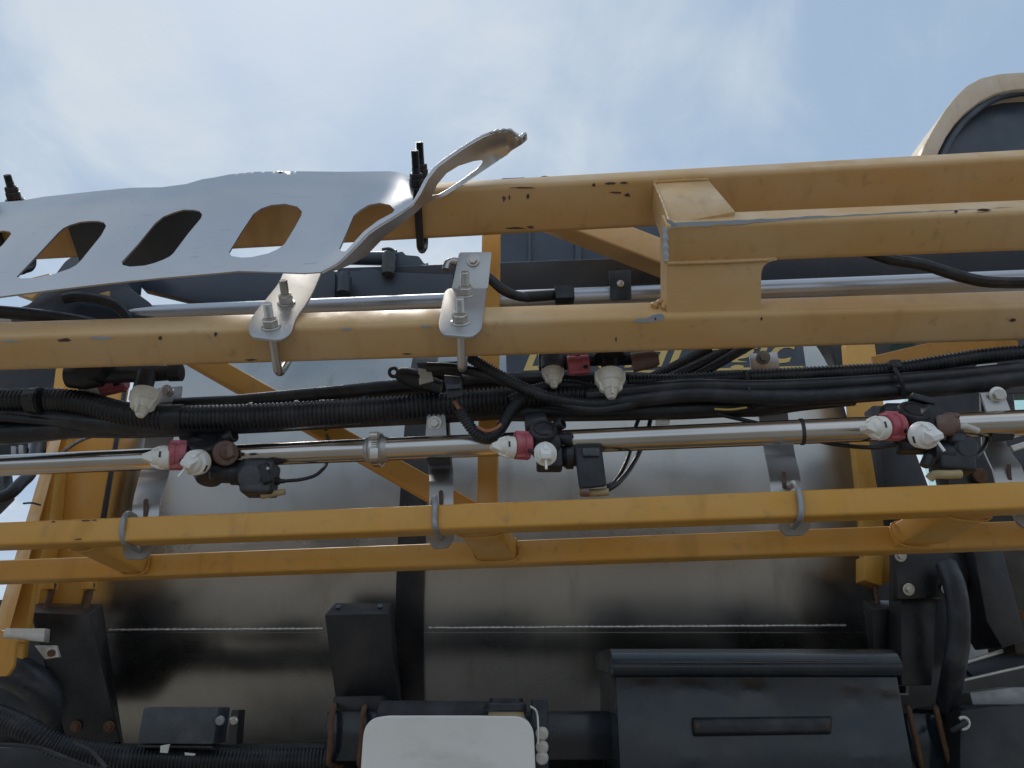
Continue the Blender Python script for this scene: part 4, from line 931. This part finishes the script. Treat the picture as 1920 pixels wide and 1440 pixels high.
# ================================================================== FRAMES AT THE TANK ENDS
el = thing('tank_end_frame', 'yellow upright plate frame at the left end of the tank', 'frame', V(140, 1100, 1.8))
hx = lambda pts, Y, d, m, parent, name, bev=.003: mk(name, *hexa_vf([V(a, b_, Y) for a, b_ in pts], [V(a, b_, Y) + Vector((0, d, 0)) for a, b_ in pts], bev), m, parent, ang=30)
hx([(120, 690), (238, 690), (186, 985), (150, 1140), (50, 1140), (93, 975)], 1.84, .03, YEL, el, 'side_plate')
hx([(104, 690), (124, 690), (96, 975), (62, 1200), (38, 1200), (70, 975)], 1.79, .05, YEL, el, 'flange')
hx([(236, 690), (241, 690), (193, 985), (160, 1140), (154, 1140), (187, 985)], 1.835, .012, BLKPNT, el, 'edge_seal', .001)
mk('slanted_post', *hexa_vf([V(a, b_, c_) for a, b_, c_ in ((113, 760, 1.70), (132, 760, 1.64), (18, 1180, 1.56), (-12, 1180, 1.62))], [V(a, b_, c_) for a, b_, c_ in ((113, 760, 1.74), (134, 760, 1.70), (20, 1180, 1.60), (-12, 1180, 1.66))], .002), YEL, el, ang=30)
hx([(132, 760), (150, 760), (104, 890), (92, 980), (62, 1105), (46, 1205), (10, 1205), (30, 1105), (68, 980), (92, 890)], 1.66, .02, YEL, el, 'post_web')
hx([(2, 1180), (46, 1200), (40, 1260), (-30, 1290), (-60, 1180)], 1.70, .02, YEL, el, 'post_foot')
rod('post_band', [V(44, 944, 1.555), V(60, 943, 1.55), V(76, 947, 1.57)], .002, BLKP, el, 6)
for x in (86, 160):
    lathe('threaded_rod', V(x, 1146, 1.75), Vector((.0, .1, 1)), [(0, .007), (.06, .007)], RUST, el, 10)
    hx([(x-10, 1080), (x+10, 1080), (x+10, 1104), (x-10, 1106)], 1.74, .03, YEL, el, 'rod_lug', .002)
er = thing('tank_end_frame', 'yellow upright plate frame at the right end of the tank', 'frame', V(1650, 1100, 1.8))
hx([(1585, 640), (1640, 640), (1664, 800), (1695, 960), (1712, 1090), (1622, 1092), (1616, 960), (1598, 800)], 1.82, .03, YEL, er, 'side_plate')
hx([(1556, 640), (1612, 640), (1650, 780), (1600, 780)], 1.9, .02, BLKPNT, er, 'dark_plate', .002)  # black plate behind the top of the end frame
hx([(1621, 1042), (1657, 1042), (1655, 1100), (1621, 1088)], 1.77, .05, YEL, er, 'rod_lug')
lathe('threaded_rod', V(1647, 1136, 1.78), Vector((0, 0, 1)), [(0, .005), (.06, .005)], RUST, er, 10)
# saddles
SG = 'black steel tank saddles'
def saddle(label, top, front, Yf, holes=()):
    s_ = thing('tank_saddle', label, 'saddle', V(front[2][0], front[2][1], Yf + .05), SG)
    tl, tr, fr_, fl_ = top
    fv = [V(*fl_, Yf), V(*fr_, Yf), V(*front[2], Yf + .05), V(*front[3], Yf + .05)]
    bv = [V(*tl, Yf + .10), V(*tr, Yf + .10), V(front[2][0] + 6, front[2][1] + 4, Yf + .3), V(front[3][0], front[3][1] + 4, Yf + .3)]
    mk('column', *hexa_vf(fv, bv, .004, 2), BLKPNT, s_, ang=30)
    return s_
s1 = saddle('black saddle column under the left tank end', ((67, 1130), (193, 1132), (167, 1153), (55, 1147)), (None, None, (226, 1392), (128, 1400)), 1.70)
for x, y in ((143, 1362), (205, 1362)):
    p = V(x, y, 1.742); g_ = G(); g_.add(washer_vf(p, CT, .012, .003)); g_.add(hexnut_vf(p + CT * .003, CT, .008, .006)); g_.build('bolt', RUST, s1)
s2 = saddle('black saddle column left of the dark tank strap', ((628, 1130), (737, 1130), (728, 1150), (608, 1152)), (None, None, (750, 1330), (632, 1330)), 1.72)
for x, y in ((634, 1139), (713, 1138)): mk('bolt_hole', *lathe_vf(V(x, y, 1.765), Vector((0, -.75, .65)), [(0, .006), (.004, .006)], 10), CABIN, s2)
s3 = saddle('black saddle column under the right tank end', ((1616, 1125), (1700, 1125), (1692, 1141), (1634, 1142)), (None, None, (1700, 1300), (1640, 1300)), 1.72)

# ================================================================== LOWER EQUIPMENT
jb = thing('junction_box', 'flat black control box mounted low under the tank', 'box', V(335, 1400, 1.62))
hx([(268, 1326), (410, 1326), (400, 1396), (256, 1394)], 1.60, .07, SOLEN, jb, 'box_cover', .004)
hx([(256, 1396), (400, 1398), (400, 1404), (258, 1402)], 1.61, .05, BLKPNT, jb, 'box_base', .002)
mb = thing('mount_bracket', 'narrow black bracket with one pale bolt beside the control box', 'bracket', V(432, 1398, 1.62))
hx([(434, 1331), (448, 1331), (443, 1397), (424, 1397)], 1.60, .04, BLKPNT, mb, 'bracket_plate', .002)
for x, y, m_ in ((440, 1350, ZINC), (414, 1350, CAST)):
    lathe('bolt', V(x, y, 1.6), CT, [(0, .0085), (.006, .0085), (.008, .006)], m_, mb, 10)
fr_ = thing('chassis_rail', 'black chassis rail with rusty U-bolts under the tank', 'rail', V(960, 1440, 1.72))
hx([(612, 1334), (1150, 1334), (1152, 1425), (610, 1428)], 1.66, .12, NAVY, fr_, 'rail_beam', .004)
hx([(1690, 1338), (1780, 1338), (1800, 1450), (1710, 1450)], 1.66, .12, NAVY, fr_, 'rail_beam', .004)
hx([(624, 1306), (712, 1304), (726, 1336), (624, 1336)], 1.68, .1, BLKPNT, fr_, 'rail_cap', .003)
hx([(-60, 1402), (612, 1392), (612, 1460), (-60, 1480)], 1.75, .1, BLKPNT, fr_, 'rail_beam', .004)
for pts in ([(626, 1322, 1.68), (626, 1328, 1.65), (622, 1345, 1.64), (619, 1400, 1.64), (616, 1425, 1.645), (620, 1434, 1.66), (640, 1436, 1.7)],
            [(684, 1326, 1.68), (682, 1332, 1.65), (680, 1345, 1.64), (677, 1400, 1.64), (674, 1428, 1.645), (678, 1440, 1.67)],
            [(1702, 1326, 1.7), (1704, 1332, 1.65), (1708, 1350, 1.64), (1720, 1400, 1.64), (1727, 1435, 1.645), (1728, 1450, 1.68)],
            [(1754, 1322, 1.7), (1755, 1328, 1.65), (1760, 1350, 1.64), (1772, 1400, 1.64), (1782, 1435, 1.645), (1783, 1450, 1.68)]):
    rod('u_bolt', [V(*p) for p in pts], .0055, RUST, fr_, 10)
ax_ = thing('dark_filler', 'unseen black box added under the tank to darken it', 'filler box', Vector((0, 2.6, .1)))  # unseen box, added to darken below the tank and block the sky
mk('filler_box', *box_vf(Vector((-.05, 2.75, .72)), Vector((1, 0, 0)), Vector((0, 1, 0)), Vector((0, 0, 1)), 2.6, 1.2, 1.05, .02), BLKPNT, ax_)
gpn = pxplate('grey_panel', [(1800, 1062), (1832, 1050), (1856, 1160), (1890, 1210), (1812, 1250)], 2.05, CAST, None, .02, .002); tag(gpn, 'grey metal panel showing between the hose and side column at right', 'panel')
bkp = thing('backing_plate', 'dark backing plate behind the fat hose at lower right', 'plate', V(1760, 1330, 2.15))
hx([(1636, 1060), (1690, 1030), (1800, 1030), (1812, 1240), (1900, 1200), (1990, 1190), (2000, 1345), (1640, 1345)], 2.15, .03, BLKPNT, bkp, 'plate_sheet', .003)
lft = thing('backing_plate', 'dark backing plate low at the left edge behind the slanted post', 'plate', V(0, 1280, 2.1))
hx([(-80, 1130), (60, 1120), (90, 1200), (100, 1330), (-80, 1330)], 2.1, .03, BLKPNT, lft, 'plate_sheet', .003)
# storage box with rolled lid
bx = thing('storage_box', 'glossy blue-black storage box with rounded lid and recessed handle', 'box', V(1430, 1440, 1.6))
x0, x1 = V(1146, 1230, 1.56).x, V(1676, 1230, 1.56).x
z1 = V(1400, 1216, 1.58).z; z0 = z1 - .4
prof = [(1.85, z0), (1.56, z0), (1.56, z1 - .060), (1.553, z1 - .058), (1.545, z1 - .050), (1.542, z1 - .040)]
for k_ in range(7): a = R(90 * k_ / 6); prof.append((1.572 - .030 * math.cos(a), z1 - .030 + .030 * math.sin(a)))
prof += [(1.7, z1 + .004), (1.85, z1 + .004)]
body_p = [(1.85, z0), (1.556, z0), (1.556, z1 - .050), (1.85, z1 - .03)]
mk('box_body', *prism_vf([Vector((x0 + .006, a, b_)) for a, b_ in body_p], Vector((x1 - x0 - .008, 0, 0)), .003), NAVY, bx, ang=30)
lid = [(1.85, z1 - .028), (1.60, z1 - .045), (1.55, z1 - .050), (1.542, z1 - .044)]
for k_ in range(11): a = R(90 * k_ / 10); lid.append((1.59 - .050 * math.cos(a), z1 - .036 + .036 * math.sin(a)))
lid += [(1.7, z1 + .004), (1.85, z1 + .004)]
mk('lid', *prism_vf([Vector((x0, a, b_)) for a, b_ in lid], Vector((x1 - x0 + .004, 0, 0))), NAVY, bx, ang=40)
hp_ = mk('handle', *hexa_vf([V(a, b_, 1.535) for a, b_ in ((1300, 1350), (1558, 1346), (1556, 1372), (1302, 1376))], [V(a, b_, 1.556) for a, b_ in ((1296, 1344), (1561, 1342), (1559, 1378), (1299, 1382))], .004, 3), BLKP, bx, ang=30)
for x in (1308, 1550): lathe('handle_screw', V(x, 1361, 1.536), CT, [(0, .004), (.002, .0035)], RUST, hp_, 10)
# white tank
wt = thing('rinse_tank', 'milky white plastic rinse tank with black cap at the bottom edge', 'tank', V(842, 1440, 1.5))
pts = roundpoly([(683, 1343), (1000, 1343), (1012, 1640), (662, 1640)], 40, 7)
mk('tank_body', *prism_vf([V(a, b_, 1.46) for a, b_ in pts], Vector((0, .16, 0)), .014, 4), POLY, wt, ang=45)
hx([(712, 1314), (900, 1314), (985, 1316), (985, 1345), (702, 1348)], 1.53, .07, BLKP, wt, 'top_tray', .004)
lathe('neck', V(949, 1345, 1.52), Vector((0, 0, 1)), [(0, .034), (.008, .032), (.012, .032)], TANP, wt, 24)
lathe('cap', V(949, 1334, 1.52), Vector((0, 0, 1)), [(0, .036), (.003, .038), (.012, .037), (.016, .031), (.022, .031), (.023, .028)], BLKP, wt, 28)
mk('side_bracket', *box_vf(V(1012, 1400, 1.54), Vector((1, 0, 0)), Vector((0, 1, 0)), Vector((0, 0, 1)), .03, .05, .16, .004), BLKP, wt)
rod('strap_wire', [V(995, 1325, 1.5), V(1006, 1334, 1.49), V(1009, 1360, 1.485), V(1009, 1395, 1.485)], .002, ZINC, wt, 8)
for y in (1373, 1398, 1418): lathe('knob', V(1016, y, 1.515), CT, [(0, .010), (.004, .0115), (.01, .011), (.014, .007)], TAPE, wt, 16)
# left low clutter
ab = thing('aluminium_bar', 'short pale aluminium bar on the slanted yellow post', 'bar', V(45, 1200, 1.5))
hx([(8, 1178), (84, 1178), (82, 1204), (4, 1196)], 1.52, .02, WELD, ab, 'bar_profile', .002)
hx([(64, 1210), (104, 1210), (110, 1232), (84, 1236)], 1.56, .01, WELD, ab, 'foot_plate', .001)
lathe('bolt', V(97, 1224, 1.558), CT, [(0, .007), (.004, .007)], RUST, ab, 8)
yl = pxplate('hanger_plate', [(2, 1198), (30, 1198), (24, 1250), (12, 1268), (-20, 1268), (-24, 1198)], 1.5, YEL, None, .01, .002, 5); tag(yl, 'small yellow hanger plate at the left edge below the bar', 'hanger plate')
tb = rod('suction_hose', [V(-80, 1240, 1.75), V(0, 1252, 1.72), V(60, 1278, 1.72), V(100, 1320, 1.75), V(112, 1380, 1.8)], .035, BLKH, None, 18, .02); tag(tb, 'fat black suction hose curving down at the left edge', 'hose', HG)
lg = thing('wheel_fender', 'dark rounded fender behind the suction hose at bottom left', 'fender', V(30, 1430, 1.85))
hx([(-80, 1275), (20, 1280), (70, 1300), (92, 1320), (85, 1400), (-80, 1400)], 1.84, .2, BLKPNT, lg, 'fender_shell', .02)
ch = thing('ribbed_hose', 'thick black ribbed conduit at the lower left corner', 'hose', V(60, 1400, 1.6), HG)
corrugated('conduit', [V(-60, 1330, 1.6), V(0, 1345, 1.6), V(60, 1372, 1.6), V(110, 1398, 1.62), V(200, 1415, 1.64), V(300, 1420, 1.66), V(450, 1424, 1.68), V(615, 1424, 1.7)], .022, .007, BLKH, ch, 14)
for i, (pts) in enumerate(([(-40, 1395, 1.55), (60, 1400, 1.55), (120, 1420, 1.57), (200, 1450, 1.6)], [(140, 1395, 1.58), (170, 1408, 1.58), (200, 1440, 1.58)])):
    w_ = rod('thin_cable', [V(*p) for p in pts], .004, BLKH, None, 8); tag(w_, ('thin black cable along the bottom left corner', 'thin black cable hanging from the left saddle column')[i], 'cable', HG)
# small pale tags below the control box
for pts, lb in (([(301, 1398), (318, 1395), (314, 1412), (300, 1411)], 'small white label hanging under the control box'), ([(346, 1411), (366, 1413), (364, 1417), (347, 1416)], 'thin pale cable end under the control box')):
    o = pxplate('white_tag', pts, 1.58, TAPE, None, .003, 0); tag(o, lb, 'tag')

# ================================================================== RIGHT SIDE EQUIPMENT
bp = thing('black_post', 'black slanted post behind the rightmost nozzle body', 'post', V(1720, 1280, 1.7))
hx([(1690, 1060), (1762, 1060), (1748, 1285), (1690, 1285)], 1.66, .06, BLKPNT, bp, 'post_lower', .003)
hx([(1678, 1036), (1830, 1030), (1810, 1120), (1684, 1124)], 1.63, .03, BLKPNT, bp, 'cross_plate', .003)
hx([(1636, 760), (1684, 760), (1760, 960), (1760, 1060), (1690, 1060)], 1.70, .05, BLKPNT, bp, 'post_upper', .003)
for x, y in ((1703, 1105), (1775, 1104), (1688, 1042)):
    p = V(x, y, 1.628); g_ = G(); g_.add(washer_vf(p, CT, .0125, .003)); g_.add(hexnut_vf(p + CT * .003, CT, .0072, .006)); g_.build('bolt', ZINC, bp)
dh = rod('rubber_hose', [V(1775, 1060, 1.6), V(1790, 1100, 1.58), V(1797, 1150, 1.58), V(1797, 1200, 1.59), V(1790, 1245, 1.6), V(1782, 1290, 1.63), V(1775, 1330, 1.66)], .021, BLKH, None, 18, .015); tag(dh, 'fat black hose dropping beside the black post', 'hose', HG)
sc = thing('side_column', 'dark side column at the right edge with a round port', 'column', V(1890, 1240, 1.5))
hx([(1820, 1000), (1870, 990), (1925, 1200), (1880, 1215), (1850, 1165)], 1.60, .1, BLKPNT, sc, 'column_face', .004)
hx([(1862, 985), (1990, 985), (1990, 1230), (1905, 1225)], 1.66, .1, dusty('weathered_brown_steel', (.045, .036, .028), .6, (.12, .1, .07), .4, 8), sc, 'column_side', .004)
lathe('round_port', V(1912, 1155, 1.655), CT, [(0, .012), (.003, .011), (.0032, .008)], RUST, sc, 18)
fp = thing('step_plate', 'folded shiny metal step plates low at the right edge', 'plate', V(1860, 1260, 1.8))
hx([(1805, 1248), (1920, 1212), (1990, 1200), (1990, 1235), (1830, 1275)], 1.72, .03, CABIN, fp, 'step_tread', .002)
beam('step_edge', V(1812, 1241, 1.71), V(1960, 1196, 1.7), .008, .008, WELD, fp, 0, .002)
beam('step_edge', V(1796, 1278, 1.70), V(1960, 1240, 1.69), .007, .006, WELD, fp, 0, .002)
hx([(1818, 1298), (1900, 1288), (1990, 1288), (1990, 1330), (1826, 1330)], 1.7, .05, CAST, fp, 'step_bracket', .004)
lb_ = thing('lower_cover', 'rounded black cover at the bottom right corner', 'cover', V(1880, 1440, 1.6))
hx([(1800, 1330), (1860, 1322), (2000, 1320), (2000, 1700), (1796, 1700)], 1.60, .2, BLKPNT, lb_, 'cover_shell', .01)
rod('hose_tail', [V(1785, 1370, 1.58), V(1800, 1362, 1.57), V(1812, 1354, 1.57)], .005, BLKP, lb_, 8)
rod('ring_clip', [V(1806 + 11*math.cos(a), 1356 - 11*math.sin(a), 1.572) for a in [R(-110 + 24*i) for i in range(11)]], .003, TAPE, lb_, 8, .004, True)
# glass panels of the far side
gp_ = thing('tinted_glass', 'pale green tinted window glass seen between posts at right', 'window', V(1690, 800, 2.4))
hx([(1655, 600), (1985, 600), (1985, 960), (1760, 960)], 2.4, .008, GLASS, gp_, 'pane', 0)
hx([(1712, 600), (1722, 600), (1735, 700), (1728, 700)], 2.38, .02, WELD, gp_, 'glass_edge', 0)
bs = thing('black_cabinet', 'black bulkhead behind the rightmost nozzle body and hoses', 'bulkhead', V(1850, 950, 2.0))
hx([(1728, 600), (1990, 600), (1990, 735), (1890, 738), (1900, 810), (1990, 800), (1990, 1060), (1820, 1060), (1735, 745)], 2.0, .06, BLKPNT, bs, 'bulkhead_sheet', .003)
beam('chrome_trim', V(1890, 822, 1.5), V(1960, 800, 1.5), .006, .006, WELD, bs, 0, .002)
beam('chrome_trim', V(1896, 842, 1.5), V(1960, 822, 1.5), .01, .012, WELD, bs, 0, .002)
lathe('bung', V(1838, 892, 1.98), CT, [(0, .02), (.006, .018)], RUST, bs, 16)
# left back clutter
lh = rod('rubber_hose', [V(-40, 935, 1.5), V(10, 930, 1.5), V(40, 905, 1.52), V(60, 880, 1.55), V(70, 820, 1.6)], .012, BLKH, None, 12); tag(lh, 'black hose crossing the bright gap at the left edge', 'hose', HG)
bh = thing('back_hardware', 'dark hardware cluster behind the hoses at the left edge', 'hardware', V(50, 870, 2.2))
hx([(-60, 640), (110, 640), (100, 830), (60, 870), (-60, 870)], 2.2, .1, BLKPNT, bh, 'mount_block', .01)
for x, y in ((24, 845), (38, 843), (56, 832)): hx([(x-4, y-9), (x+5, y-9), (x+6, y+9), (x-4, y+9)], 2.17, .02, CAST, bh, 'spacer', .002)
hx([(-20, 870), (4, 870), (10, 930), (-20, 960)], 2.2, .05, SOLEN, bh, 'down_tube', .004)
cbl = rod('thin_cable', [V(118, 848, 1.5), V(140, 832, 1.4), V(165, 820, 1.3), V(200, 812, 1.2)], .0035, BLKH, None, 8); tag(cbl, 'thin black cable arching in front of the yellow plate at left', 'cable', HG)
